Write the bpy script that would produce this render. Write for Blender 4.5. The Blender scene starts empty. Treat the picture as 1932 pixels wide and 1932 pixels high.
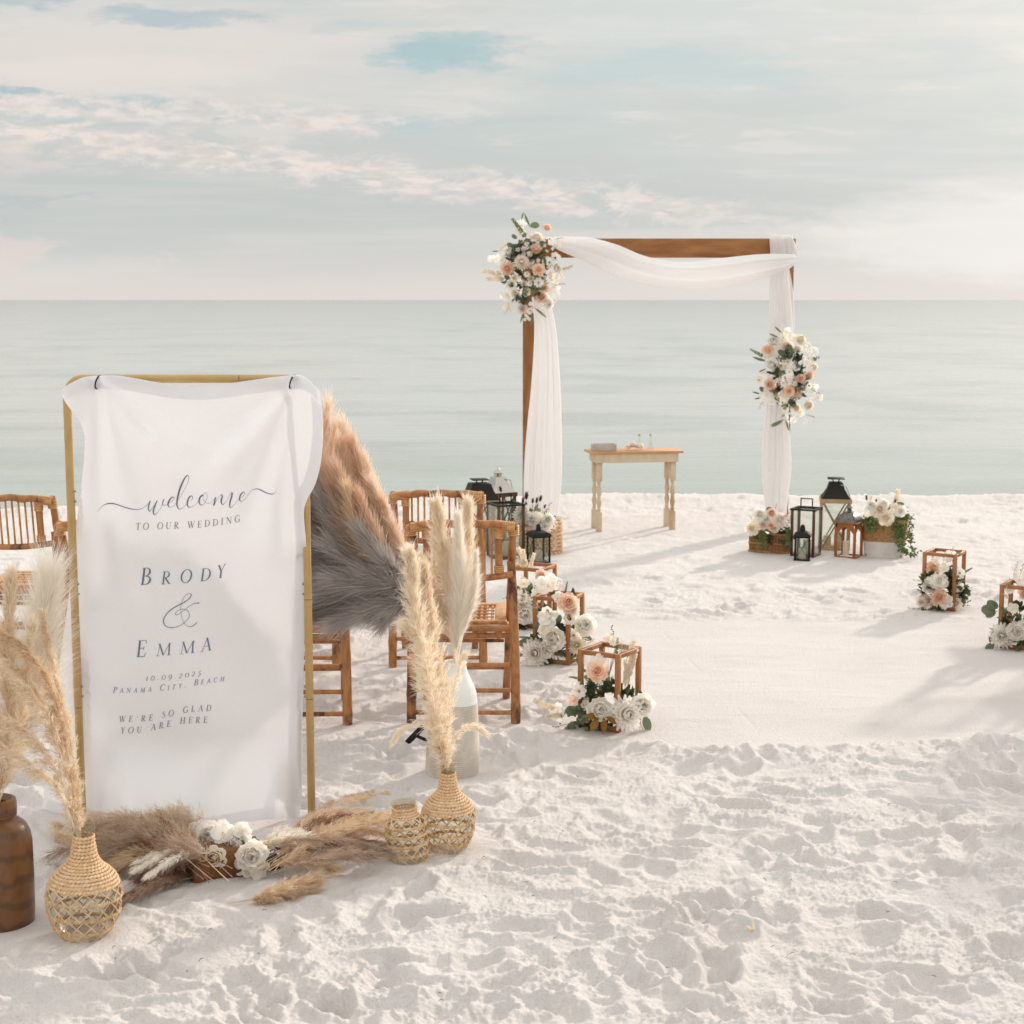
import bpy, math, random
import numpy as np
from mathutils import Vector, Matrix
R = math.radians
random.seed(7)
RNG = np.random.default_rng(7)
C = bpy.context.scene.collection
SC = bpy.context.scene

# ------------------------------------------------------------------ camera, sky, sun, exposure
TILT = math.atan(400 / 3000.0); CT, ST = math.cos(TILT), math.sin(TILT)
CAM_H, FPX = 1.8, 3000.0
cam_d = bpy.data.cameras.new('camera'); cam = bpy.data.objects.new('camera', cam_d); C.objects.link(cam)
cam.location = (0, 0, CAM_H); cam.rotation_euler = (math.pi / 2 - TILT, 0, 0)
cam_d.sensor_width = 36; cam_d.lens = 36 * FPX / 1932; cam_d.clip_start = 0.1; cam_d.clip_end = 60000
cam_d.dof.use_dof = True; cam_d.dof.focus_distance = 5.9; cam_d.dof.aperture_fstop = 7.5
SC.camera = cam
SUN_EL, SUN_AZ = 20.0, 38.0           # azimuth measured from the view direction (+Y) to the right
sl = bpy.data.lights.new('sun', 'SUN'); sl.energy = 3.4; sl.angle = R(2.8); sl.color = (1.0, 0.89, 0.79)
so = bpy.data.objects.new('sun', sl); C.objects.link(so)
sdir = Vector((math.sin(R(SUN_AZ)) * math.cos(R(SUN_EL)), math.cos(R(SUN_AZ)) * math.cos(R(SUN_EL)), math.sin(R(SUN_EL))))
so.rotation_euler = (-sdir).to_track_quat('-Z', 'Y').to_euler(); so.location = sdir * 30
SC.view_settings.view_transform = 'Standard'; SC.view_settings.look = 'None'
SC.view_settings.gamma = 1.0; SC.view_settings.exposure = 0.0
SC.view_settings.use_curve_mapping = False
try:
    SC.cycles.max_bounces = 12; SC.cycles.diffuse_bounces = 9; SC.cycles.transmission_bounces = 10; SC.cycles.transparent_max_bounces = 24; SC.cycles.caustics_reflective = False
    SC.cycles.caustics_refractive = False; SC.cycles.sample_clamp_indirect = 6; SC.cycles.use_denoising = True
except Exception: pass

class NT:
    """tiny helper round a node tree"""
    def __init__(s, nt): s.nt = nt; s.n = nt.nodes; s.l = nt.links
    def node(s, t, **kw):
        n = s.n.new(t)
        for k, v in kw.items(): setattr(n, k, v)
        return n
    def put(s, sock, v):
        if isinstance(v, bpy.types.NodeSocket): s.l.new(v, sock)
        elif v is not None: sock.default_value = v
    def m(s, op, a, b=None, c=None, clamp=False):
        n = s.node('ShaderNodeMath', operation=op, use_clamp=clamp)
        s.put(n.inputs[0], a); s.put(n.inputs[1], b)
        if c is not None: s.put(n.inputs[2], c)
        return n.outputs[0]
    def vm(s, op, a, b=None):
        n = s.node('ShaderNodeVectorMath', operation=op); s.put(n.inputs[0], a); s.put(n.inputs[1], b); return n.outputs[0]
    def xyz(s, v):
        n = s.node('ShaderNodeSeparateXYZ'); s.put(n.inputs[0], v); return n.outputs
    def comb(s, x, y, z):
        n = s.node('ShaderNodeCombineXYZ'); s.put(n.inputs[0], x); s.put(n.inputs[1], y); s.put(n.inputs[2], z); return n.outputs[0]
    def noise(s, vec, scale, detail=4, rough=.55, dist=0.0, out='Fac'):
        n = s.node('ShaderNodeTexNoise'); s.put(n.inputs['Vector'], vec); n.inputs['Scale'].default_value = scale
        n.inputs['Detail'].default_value = detail; n.inputs['Roughness'].default_value = rough; n.inputs['Distortion'].default_value = dist
        return n.outputs[out]
    def mix(s, f, a, b, mode='MIX'):
        n = s.node('ShaderNodeMix', data_type='RGBA', blend_type=mode); n.clamp_factor = True
        s.put(n.inputs[0], f); s.put(n.inputs[6], a); s.put(n.inputs[7], b); return n.outputs[2]
    def ss(s, v, lo, hi, a=0.0, b=1.0):
        n = s.node('ShaderNodeMapRange', interpolation_type='SMOOTHSTEP'); s.put(n.inputs[0], v)
        n.inputs[1].default_value = lo; n.inputs[2].default_value = hi; n.inputs[3].default_value = a; n.inputs[4].default_value = b
        return n.outputs[0]
    def bump(s, h, strength=.3, dist=.01, normal=None):
        n = s.node('ShaderNodeBump'); s.put(n.inputs['Height'], h); n.inputs['Strength'].default_value = strength
        n.inputs['Distance'].default_value = dist
        if normal is not None: s.put(n.inputs['Normal'], normal)
        return n.outputs[0]

def lin(r, g, b):
    f = lambda c: (c / 255 / 12.92) if c / 255 <= .04045 else ((c / 255 + .055) / 1.055) ** 2.4
    return (f(r), f(g), f(b), 1.0)

# ---- the sky: physical sky behind a thin, broken evening cloud layer
world = bpy.data.worlds.new('World'); SC.world = world; world.use_nodes = True
W = NT(world.node_tree); W.n.clear()
SKYS = 0.1
tc = W.node('ShaderNodeTexCoord')
gx, gy, gz = W.xyz(tc.outputs['Generated'])
sky = W.node('ShaderNodeTexSky', sky_type='NISHITA'); sky.sun_disc = False
sky.sun_elevation = R(SUN_EL); sky.sun_rotation = R(SUN_AZ); sky.air_density = 1.0; sky.dust_density = 2.0; sky.ozone_density = 1.5
ay = W.m('MAXIMUM', W.m('ABSOLUTE', gy), 0.25)
px = W.m('DIVIDE', gx, ay); pz = W.m('DIVIDE', gz, ay)          # slope coordinates of a view direction
v0 = W.comb(gx, gy, W.m('MULTIPLY', gz, 4.5))
warp = W.noise(v0, 5.0, 6, .6, out='Color')
wx, wy, wz = W.xyz(W.vm('SUBTRACT', warp, (0.5, 0.5, 0.5)))
pxw = W.m('ADD', px, W.m('MULTIPLY', wx, .16)); pzw = W.m('ADD', pz, W.m('MULTIPLY', wy, .026))
warp2 = W.noise(v0, 22.0, 6, .65, out='Color')
w2x, w2y, w2z = W.xyz(W.vm('SUBTRACT', warp2, (0.5, 0.5, 0.5)))
pxw = W.m('ADD', pxw, W.m('MULTIPLY', w2x, .10)); pzw = W.m('ADD', pzw, W.m('MULTIPLY', w2y, .030))
def S(c): return tuple(x / SKYS for x in c[:3]) + (1.0,)
el = W.m('MAXIMUM', gz, 0.0)
# layered base tone by elevation
base = W.mix(W.ss(el, .0, .055), S(lin(223, 217, 212)), S(lin(199, 203, 200)))
base = W.mix(W.ss(el, .055, .15), base, S(lin(210, 212, 208)))
# blue seen through the thin places: the physical sky softened by haze
blue = W.mix(.80, sky.outputs[0], S(lin(178, 199, 203)))
big = W.noise(v0, 3.2, 5, .55)
thin = W.m('MULTIPLY', W.ss(big, .52, .66), W.ss(el, .045, .12))
col = W.mix(W.m('MULTIPLY', thin, .42), base, blue)
def blob(cx, cz, rx, rz, soft=.15):
    dx = W.m('DIVIDE', W.m('SUBTRACT', pxw, (cx - 966) / 3000), rx / 3000)
    dz = W.m('DIVIDE', W.m('SUBTRACT', pzw, (566 - cz) / 3000), rz / 3000)
    d = W.m('ADD', W.m('MULTIPLY', dx, dx), W.m('MULTIPLY', dz, dz))
    return W.ss(d, soft, 1.9, 1.0, 0.0)
front = W.m('GREATER_THAN', gy, 0.0)
soft = W.noise(v0, 9.0, 5, .6)
# grey veil bands, then cream lit banks, then clear blue holes
veil = W.noise(W.comb(gx, gy, W.m('MULTIPLY', gz, 16.0)), 2.6, 6, .6)
col = W.mix(W.m('MULTIPLY', W.ss(veil, .44, .62), .55), col, S(lin(226, 220, 215)))
mot = W.noise(W.comb(gx, gy, W.m('MULTIPLY', gz, 7.0)), 9.0, 8, .62, .5)
col = W.mix(W.m('MULTIPLY', W.m('MULTIPLY', W.ss(mot, .50, .66), .36), W.ss(el, .05, .11)), col, S(lin(189, 200, 202)))
col = W.mix(W.m('MULTIPLY', W.m('MULTIPLY', W.ss(mot, .48, .36), .5), W.ss(el, .04, .10)), col, S(lin(231, 224, 218)))
for (cx, cz, rx, rz, a, c) in [(330, 120, 460, 70, .7, (229, 221, 215)), (120, 155, 330, 26, .5, (232, 224, 218)), (720, 200, 300, 40, .4, (222, 218, 213)),
                               (130, 415, 330, 60, .45, (193, 201, 200)), (560, 470, 420, 60, .25, (199, 204, 202)),
                               (1250, 60, 300, 60, .4, (206, 217, 217)), (1600, 300, 300, 50, .3, (212, 214, 213)),
                               (1880, 440, 330, 80, .7, (240, 236, 232))]:
    col = W.mix(W.m('MULTIPLY', W.m('MULTIPLY', blob(cx, cz, rx, rz, .1), a), front), col, S(lin(*c)))
for (cx, cz, rx, rz, a, c) in [(895, 128, 88, 34, .95, (172, 198, 202)), (1290, 150, 190, 40, .6, (184, 206, 208)), (1090, 165, 90, 20, .4, (190, 208, 210)),
                               (340, 58, 110, 17, .8, (178, 194, 199)), (60, 14, 110, 20, .8, (178, 194, 199)), (690, 70, 80, 18, .4, (190, 204, 206)),
                               (300, 215, 150, 24, .8, (180, 201, 204)), (60, 215, 150, 18, .6, (182, 203, 206)), (700, 248, 130, 16, .65, (184, 204, 206)),
                               (20, 182, 60, 8, .8, (165, 190, 198)), (60, 385, 100, 6, .5, (182, 194, 197))]:
    col = W.mix(W.m('MULTIPLY', W.m('MULTIPLY', blob(cx, cz, rx, rz), a), front), col, S(lin(*c)))
# sunlit torn cumulus line that falls to the right
line = W.m('ADD', pz, W.m('MULTIPLY', px, .118))
fine = W.noise(W.comb(gx, gy, W.m('MULTIPLY', gz, 2.9)), 30.0, 10, .66, .9)
shade = W.noise(W.comb(gx, gy, W.m('MULTIPLY', gz, 3.5)), 60.0, 6, .6)
ccol = W.mix(W.ss(shade, .38, .62), S(lin(240, 228, 220)), S(lin(216, 209, 205)))
dist = W.m('ABSOLUTE', W.m('SUBTRACT', line, .0668))
band = W.ss(dist, .001, .024, 1.0, 0.0)
reach = W.m('MULTIPLY', W.ss(px, .02, .20, 1.0, 0.35), W.ss(px, .15, .28, 1.0, 0.0))
puff = W.ss(W.m('ADD', fine, W.m('MULTIPLY', band, .26)), .62, .76)
col = W.mix(W.m('MULTIPLY', W.m('MULTIPLY', W.m('MULTIPLY', puff, band), reach), W.m('MULTIPLY', front, .9)), col, ccol)
line2 = W.m('ABSOLUTE', W.m('SUBTRACT', W.m('ADD', pz, W.m('MULTIPLY', px, .05)), .104))
band2 = W.m('MULTIPLY', W.ss(line2, .001, .018, 1.0, 0.0), W.ss(px, -.12, .02, 1.0, 0.0))
puff2 = W.ss(W.m('ADD', fine, W.m('MULTIPLY', band2, .26)), .62, .76)
col = W.mix(W.m('MULTIPLY', W.m('MULTIPLY', W.m('MULTIPLY', puff2, band2), .8), front), col, ccol)
for (cx, cz, rx, rz, a) in [(25, 470, 60, 42, .6), (240, 500, 12, 26, .35), (20, 310, 60, 26, .5)]:
    col = W.mix(W.m('MULTIPLY', W.m('MULTIPLY', blob(cx, cz, rx, rz), a), front), col, S(lin(230, 216, 210)))
# high cloud above the view, brightened as added fill for shaded fronts
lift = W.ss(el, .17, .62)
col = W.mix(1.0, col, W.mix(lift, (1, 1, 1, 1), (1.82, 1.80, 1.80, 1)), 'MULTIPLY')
# the veiled sun brightens its side of the sky
dp = W.node('ShaderNodeVectorMath', operation='DOT_PRODUCT'); W.put(dp.inputs[0], tc.outputs['Generated']); dp.inputs[1].default_value = sdir
glow = W.m('POWER', W.m('MAXIMUM', dp.outputs['Value'], 0.0), 22.0)
glow2 = W.m('POWER', W.m('MAXIMUM', dp.outputs['Value'], 0.0), 5.0)
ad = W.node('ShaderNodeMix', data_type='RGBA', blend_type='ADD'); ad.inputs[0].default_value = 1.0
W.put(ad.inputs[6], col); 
gc = W.mix(W.m('MINIMUM', 1.0, 1.0), (0, 0, 0, 1), (1, 1, 1, 1))
gv = W.comb(W.m('ADD', W.m('MULTIPLY', glow, 6.0), W.m('MULTIPLY', glow2, .9)), W.m('ADD', W.m('MULTIPLY', glow, 5.5), W.m('MULTIPLY', glow2, .8)), W.m('ADD', W.m('MULTIPLY', glow, 5.0), W.m('MULTIPLY', glow2, .68)))
W.put(ad.inputs[7], gv)
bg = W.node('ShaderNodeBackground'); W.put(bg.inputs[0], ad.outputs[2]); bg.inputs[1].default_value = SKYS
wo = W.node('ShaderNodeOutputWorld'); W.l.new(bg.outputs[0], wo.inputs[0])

# ------------------------------------------------------------------ helpers
def P(x, y, Y):
    """point at ground distance Y that the photograph shows at (x, y) of a 1932 px wide copy"""
    v = y - 966; fw = FPX * CT - v * ST; dn = FPX * ST + v * CT
    return Vector(((x - 966) * Y / fw, Y, CAM_H - dn / fw * Y))
def G(x, y, z=0.0):
    v = y - 966; fw = FPX * CT - v * ST; dn = FPX * ST + v * CT
    Y = (CAM_H - z) * fw / dn
    return Vector(((x - 966) * Y / fw, Y, z))

def mat(name, base, rough=.6, spec=.3, metallic=0.0, fn=None, bumpfn=None, trans=0.0, sheen=0):
    m = bpy.data.materials.new(name); m.use_nodes = True; T = NT(m.node_tree); T.n.clear()
    out = T.node('ShaderNodeOutputMaterial'); b = T.node('ShaderNodeBsdfPrincipled')
    b.inputs['Roughness'].default_value = rough; b.inputs['Metallic'].default_value = metallic
    b.inputs['Specular IOR Level'].default_value = spec
    c = fn(T) if fn else tuple(base) + (1.0,)
    T.put(b.inputs['Base Color'], c)
    if bumpfn: T.put(b.inputs['Normal'], bumpfn(T))
    sh = b.outputs[0]
    if trans > 0:
        t = T.node('ShaderNodeBsdfTranslucent'); T.put(t.inputs[0], c)
        mx = T.node('ShaderNodeMixShader'); mx.inputs[0].default_value = trans
        T.l.new(sh, mx.inputs[1]); T.l.new(t.outputs[0], mx.inputs[2]); sh = mx.outputs[0]
    T.l.new(sh, out.inputs[0])
    return m
def obj_co(T, sx=1, sy=1, sz=1):
    t = T.node('ShaderNodeTexCoord'); mp = T.node('ShaderNodeMapping'); T.l.new(t.outputs['Object'], mp.inputs[0])
    mp.inputs['Scale'].default_value = (sx, sy, sz); return mp.outputs[0]
def two_tone(a, b, scale=20, sc=(1, 1, 1), lo=.4, hi=.6, detail=4, rough=.6):
    def fn(T):
        return T.mix(T.ss(T.noise(obj_co(T, *sc), scale, detail, rough), lo, hi), tuple(a) + (1,), tuple(b) + (1,))
    return fn
def island_var(a, b):
    def fn(T):
        g = T.node('ShaderNodeNewGeometry'); return T.mix(g.outputs['Random Per Island'], tuple(a) + (1,), tuple(b) + (1,))
    return fn

class MB:
    """collects shapes and builds ONE mesh"""
    def __init__(s): s.v = []; s.f = []; s.mi = []; s.k = 0
    def add(s, vs, fs, mi=0):
        s.v.extend([tuple(p) for p in vs]); s.f.extend([tuple(i + s.k for i in f) for f in fs]); s.mi.extend([mi] * len(fs)); s.k += len(vs)
    def box(s, c, size, mi=0, rot=None, bev=0.0):
        hx, hy, hz = size[0] / 2, size[1] / 2, size[2] / 2
        rot = rot or Matrix.Identity(3); c = Vector(c)
        b = min(bev, hx * .9, hy * .9, hz * .9)
        if b <= 0:
            vs = [c + rot @ Vector((x * hx, y * hy, z * hz)) for x in (-1, 1) for y in (-1, 1) for z in (-1, 1)]
            s.add(vs, [(0, 1, 3, 2), (4, 6, 7, 5), (0, 4, 5, 1), (2, 3, 7, 6), (0, 2, 6, 4), (1, 5, 7, 3)], mi)
        else:
            # chamfered prism along the longest axis
            ax = max(range(3), key=lambda i: (hx, hy, hz)[i]); o = [i for i in range(3) if i != ax]; h = (hx, hy, hz)
            p2 = []
            for sx, sy, first in ((1, -1, 0), (1, 1, 1), (-1, 1, 0), (-1, -1, 1)):
                a = (sx * (h[o[0]] - b), sy * h[o[1]]); d = (sx * h[o[0]], sy * (h[o[1]] - b))
                p2 += [a, d] if first == 0 else [d, a]
            vs = []
            for e, sc_ in ((-1, .0), (-1, b), (1, b), (1, .0)):
                for (a, d) in p2:
                    q = [0, 0, 0]; k = 1 - (b * .7 / max(h[o[0]], 1e-6) if sc_ == 0 else 0); k2 = 1 - (b * .7 / max(h[o[1]], 1e-6) if sc_ == 0 else 0)
                    q[o[0]] = a * k; q[o[1]] = d * k2; q[ax] = e * (h[ax] - sc_); vs.append(c + rot @ Vector(q))
            fs = []
            for r_ in range(3):
                for i in range(8): j = (i + 1) % 8; fs.append((r_ * 8 + i, r_ * 8 + j, (r_ + 1) * 8 + j, (r_ + 1) * 8 + i))
            fs.append(tuple(range(7, -1, -1))); fs.append(tuple(range(24, 32)))
            s.add(vs, fs, mi)
    def bar(s, a, b, w, d=None, mi=0, up=(0, 0, 1), bev=0.0):
        a, b = Vector(a), Vector(b); z = (b - a); L = z.length; z.normalize(); up = Vector(up)
        if abs(z.dot(up)) > .98: up = Vector((0, 1, 0))
        x = up.cross(z).normalized(); y = z.cross(x)
        s.box((a + b) / 2, (w, d or w, L), mi, Matrix((x, y, z)).transposed(), bev)
    def tube(s, pts, rad, n=8, mi=0, cap=True, closed=False):
        pts = [Vector(p) for p in pts]; m = len(pts)
        if not hasattr(rad, '__len__'): rad = [rad] * m
        vs = []; prev = None
        for i, p in enumerate(pts):
            t = (pts[min(i + 1, m - 1)] - pts[max(i - 1, 0)]) if not closed else (pts[(i + 1) % m] - pts[i - 1])
            t = t.normalized() if t.length > 1e-9 else Vector((0, 0, 1))
            if prev is None: prev = t.orthogonal().normalized()
            x = (prev - t * prev.dot(t)); x = x.normalized() if x.length > 1e-6 else t.orthogonal().normalized(); prev = x; y = t.cross(x)
            for k in range(n):
                a = 2 * math.pi * k / n; vs.append(p + (x * math.cos(a) + y * math.sin(a)) * rad[i])
        fs = []
        for i in range(m if closed else m - 1):
            for k in range(n): fs.append((i * n + k, i * n + (k + 1) % n, ((i + 1) % m) * n + (k + 1) % n, ((i + 1) % m) * n + k))
        if cap and not closed: fs.append(tuple(range(n - 1, -1, -1))); fs.append(tuple((m - 1) * n + k for k in range(n)))
        s.add(vs, fs, mi)
    def lathe(s, prof, n=32, mi=0, c=(0, 0, 0), mif=None, cap=True):
        vs = [(c[0] + r * math.cos(2 * math.pi * k / n), c[1] + r * math.sin(2 * math.pi * k / n), c[2] + z) for (r, z) in prof for k in range(n)]
        base = s.k
        s.v.extend(vs); s.k += len(vs)
        for i in range(len(prof) - 1):
            for k in range(n):
                s.f.append((base + i * n + k, base + i * n + (k + 1) % n, base + (i + 1) * n + (k + 1) % n, base + (i + 1) * n + k))
                s.mi.append(mif(prof[i][1]) if mif else mi)
        if cap:
            s.f.append(tuple(base + k for k in range(n - 1, -1, -1))); s.mi.append(mi)
            if prof[-1][0] > 1e-4 and cap != 'bottom':
                s.f.append(tuple(base + (len(prof) - 1) * n + k for k in range(n))); s.mi.append(mif(prof[-1][1]) if mif else mi)
    def blob(s, c, r, mi=0, nu=8, nv=5, rot=None):
        if not hasattr(r, '__len__'): r = (r, r, r)
        c = Vector(c); rot = rot or Matrix.Identity(3); vs = []; fs = []
        vs.append(c + rot @ Vector((0, 0, -r[2])))
        for i in range(1, nv):
            ph = -math.pi / 2 + math.pi * i / nv
            for k in range(nu):
                a = 2 * math.pi * k / nu; vs.append(c + rot @ Vector((r[0] * math.cos(ph) * math.cos(a), r[1] * math.cos(ph) * math.sin(a), r[2] * math.sin(ph))))
        vs.append(c + rot @ Vector((0, 0, r[2])))
        for k in range(nu): fs.append((0, 1 + (k + 1) % nu, 1 + k))
        for i in range(nv - 2):
            for k in range(nu): fs.append((1 + i * nu + k, 1 + i * nu + (k + 1) % nu, 1 + (i + 1) * nu + (k + 1) % nu, 1 + (i + 1) * nu + k))
        e = len(vs) - 1
        for k in range(nu): fs.append((1 + (nv - 2) * nu + k, 1 + (nv - 2) * nu + (k + 1) % nu, e))
        s.add(vs, fs, mi)
    def mesh(s, name, mats, smooth=True, off=None):
        me = bpy.data.meshes.new(name)
        v = s.v if off is None else [(p[0] - off[0], p[1] - off[1], p[2] - off[2]) for p in s.v]
        me.from_pydata(v, [], s.f)
        for m_ in (mats if isinstance(mats, (list, tuple)) else [mats]): me.materials.append(m_)
        if isinstance(mats, (list, tuple)) and len(mats) > 1: me.polygons.foreach_set('material_index', s.mi)
        if smooth: me.polygons.foreach_set('use_smooth', [True] * len(s.f))
        if smooth == 'auto': 
            try: me.set_sharp_from_angle(angle=R(38))
            except Exception: pass
        me.update(); return me
    def build(s, name, mats, parent=None, smooth='auto', world=False):
        off = parent.location if (world and parent is not None) else None
        o = bpy.data.objects.new(name, s.mesh(name, mats, smooth, off)); C.objects.link(o); o.parent = parent; return o

def tag(o, label, cat, group=None, kind=None):
    if label: o['label'] = label
    if cat: o['category'] = cat
    if group: o['group'] = group
    if kind: o['kind'] = kind
    return o
def thing(name, label, cat, loc=(0, 0, 0), rz=0.0, group=None):
    o = bpy.data.objects.new(name, None); C.objects.link(o); o.location = loc; o.rotation_euler = (0, 0, rz); o.empty_display_size = .05
    return tag(o, label, cat, group)
def dup(root, loc, rz, label, group=None, scale=None, rot=None):
    r = root.copy(); C.objects.link(r); r.location = loc; r.rotation_euler = rot if rot else (0, 0, rz); r['label'] = label
    if group: r['group'] = group
    if scale: r.scale = scale
    for ch in list(root.children):
        c = ch.copy(); C.objects.link(c); c.parent = r
        for g in ch.children:
            d = g.copy(); C.objects.link(d); d.parent = c
    return r
def catmull(pts, n):
    pts = np.asarray(pts, float); m = len(pts)
    if m == 2: t = np.linspace(0, 1, n)[:, None]; return pts[0] * (1 - t) + pts[1] * t
    q = np.vstack([2 * pts[0] - pts[1], pts, 2 * pts[-1] - pts[-2]])
    t = np.linspace(0, m - 1 - 1e-9, n); i = t.astype(int); f = (t - i)[:, None]
    a, b, c, d = q[i], q[i + 1], q[i + 2], q[i + 3]
    return .5 * ((2 * b) + (-a + c) * f + (2 * a - 5 * b + 4 * c - d) * f ** 2 + (-a + 3 * b - 3 * c + d) * f ** 3)
def np_mesh(name, V, F, m, parent=None, smooth=True):
    me = bpy.data.meshes.new(name); nv, nf, k = len(V), len(F), F.shape[1]
    me.vertices.add(nv); me.vertices.foreach_set('co', np.ascontiguousarray(V, np.float32).ravel())
    me.loops.add(nf * k); me.loops.foreach_set('vertex_index', np.ascontiguousarray(F, np.int32).ravel())
    me.polygons.add(nf); me.polygons.foreach_set('loop_start', np.arange(0, nf * k, k, dtype=np.int32))
    me.polygons.foreach_set('use_smooth', np.ones(nf, bool) if smooth else np.zeros(nf, bool))
    me.materials.append(m); me.update(calc_edges=True)
    o = bpy.data.objects.new(name, me); C.objects.link(o); o.parent = parent; return o

# ------------------------------------------------------------------ ground height (white quartz sand)
_perm = np.random.default_rng(3).permutation(4096).astype(np.int64)
_ang = np.random.default_rng(4).random(4096) * 2 * np.pi
_gx, _gy = np.cos(_ang), np.sin(_ang)
def perlin(x, y, seed=0):
    xi = np.floor(x).astype(np.int64); yi = np.floor(y).astype(np.int64); fx = x - xi; fy = y - yi
    u = fx * fx * fx * (fx * (fx * 6 - 15) + 10); v = fy * fy * fy * (fy * (fy * 6 - 15) + 10)
    def g(ix, iy, dx, dy):
        h = _perm[(_perm[(ix + seed * 37) & 4095] + iy) & 4095]; return _gx[h] * dx + _gy[h] * dy
    a = g(xi, yi, fx, fy); b = g(xi + 1, yi, fx - 1, fy); c = g(xi, yi + 1, fx, fy - 1); d = g(xi + 1, yi + 1, fx - 1, fy - 1)
    return (a + u * (b - a)) * (1 - v) + (c + u * (d - c)) * v
def sst(x, a, b): t = np.clip((x - a) / (b - a), 0, 1); return t * t * (3 - 2 * t)

POS = dict(bottle_l=(-1.222, 4.34), bottle_r=(-.211, 5.06), jar=(-.335, 4.96), wood=(-1.489, 4.44), vase=(-.230, 5.915),
           box1=(.415, 6.60), box2=(.235, 7.84), box3=(.12, 8.72), box4=(2.54, 9.22), box5=(2.665, 8.15))
PADS = [(POS['bottle_l'], .11), (POS['bottle_r'], .10), (POS['jar'], .08), (POS['wood'], .12), (POS['vase'], .12)] + \
       [(POS[k], .17) for k in ('box1', 'box2', 'box3', 'box4', 'box5')] + [((-1.503, 5.375), .05), ((-.701, 5.375), .05)]
for (cx, cy) in ((-.21, 6.62), (-.93, 6.60), (-1.70, 6.62), (-.37, 7.66), (-1.09, 7.66), (-2.40, 7.5)):
    for dx in (-.22, .22):
        for dy in (0, .42): PADS.append(((cx + dx, cy + dy), .05))
PADS += [((-1.4 + .1 * i, 5.33), .10) for i in range(8)] + [((-1.4 + .1 * i, 5.15), .16) for i in range(8)]
PADS += [((1.98, 11.3), .45), ((2.45, 11.4), .5), ((.05, 11.2), .45), ((-.35, 11.4), .35), ((.97, 12.5), .35), ((-.9, 4.8), .28), ((-.6, 5.0), .24)]

def footprints():
    r = np.random.default_rng(11); out = []
    for i in range(2700):
        y = 2.6 + 12.0 * r.random() ** 1.25; x = (r.random() * 2 - 1) * .5 * (y + 1)
        out.append((x, y, r.random() * np.pi, .085 + .055 * r.random(), .040 + .02 * r.random(), .008 + .020 * r.random()))
    return out
FOOT = footprints()
def smooth_mask(X, Y):
    """1 inside the raked, levelled patch at the end of the aisle"""
    yf = 6.30 + .10 * np.sin(X * 2.6 + 2.2) + .07 * perlin(X * 3.1, X * 0 + 4.2, 5) + .04 * perlin(X * 11, X * 0 + 9.2, 6)
    yb = 8.84 + .05 * perlin(X * 2.0, X * 0 + 1.2, 7)
    xl = .50 - .05 * (Y - 6.5) + .06 * perlin(Y * 2.2, Y * 0 + 7.7, 8)
    return sst(Y, yf - .02, yf + .06) * (1 - sst(Y, yb - .05, yb + .05)) * sst(X, xl - .10, xl + .10) * (1 - sst(X, 4.3, 4.5)), yf
def shore(X): return 14.55 - 1.1 * sst(-X, -.5, 5.0) + .10 * np.sin(X * 1.3)
def sand_height(X, Y):
    sm, yf = smooth_mask(X, Y)
    far = sst(Y, 8.6, 10.5)                                        # the walked-on but flatter sand by the water
    calm = np.clip(1 - .30 * far * (1 - sst(Y, 12.6, 13.3)), 0, 1) # rough again on the berm
    wx = X + .05 * perlin(X * 5, Y * 5, 30); wy = Y + .05 * perlin(X * 5, Y * 5, 31)
    h = .016 * perlin(wx * 1.3, wy * 1.6, 1) + .013 * perlin(wx * 3.0, wy * 3.6, 2)
    r1 = 1 - np.abs(perlin(wx * 3.6, wy * 4.6, 3)) * 2.2; h += .009 * (np.clip(r1, 0, 1) ** 2 - .4)
    r2 = 1 - np.abs(perlin(wx * 8.0 + 3, wy * 10.0, 4)) * 2.2; h += .004 * (np.clip(r2, 0, 1) ** 2 - .4)
    h += .0055 * perlin(wx * 9, wy * 11, 9) + .003 * perlin(X * 21, Y * 24, 10)
    cl = .12 + .88 * sst(perlin(wx * 2.6 + 8, wy * 3.4, 12), -.12, .18)
    cl = np.clip(cl * .7 + .55 * sst(h, .0, .016), 0, 1)
    f1 = perlin(X * 34, Y * 38, 13); f2 = perlin(X * 70, Y * 76, 14); f3 = perlin(X * 15, Y * 17, 15)
    lump = np.clip(f1 + .25, 0, 1) ** 1.3 * .008 + np.clip(f2 + .15, 0, 1) * .010 + np.clip(perlin(X * 125, Y * 135, 16) + .1, 0, 1) * .007 + np.clip(f3, 0, 1) * .007
    h += cl * lump + (1 - cl) * f2 * .0012 + .0035 * (1 - 2.2 * np.abs(perlin(X * 48, Y * 52, 18)))
    return h * calm * (1 - .97 * sm), sm, yf
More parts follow.
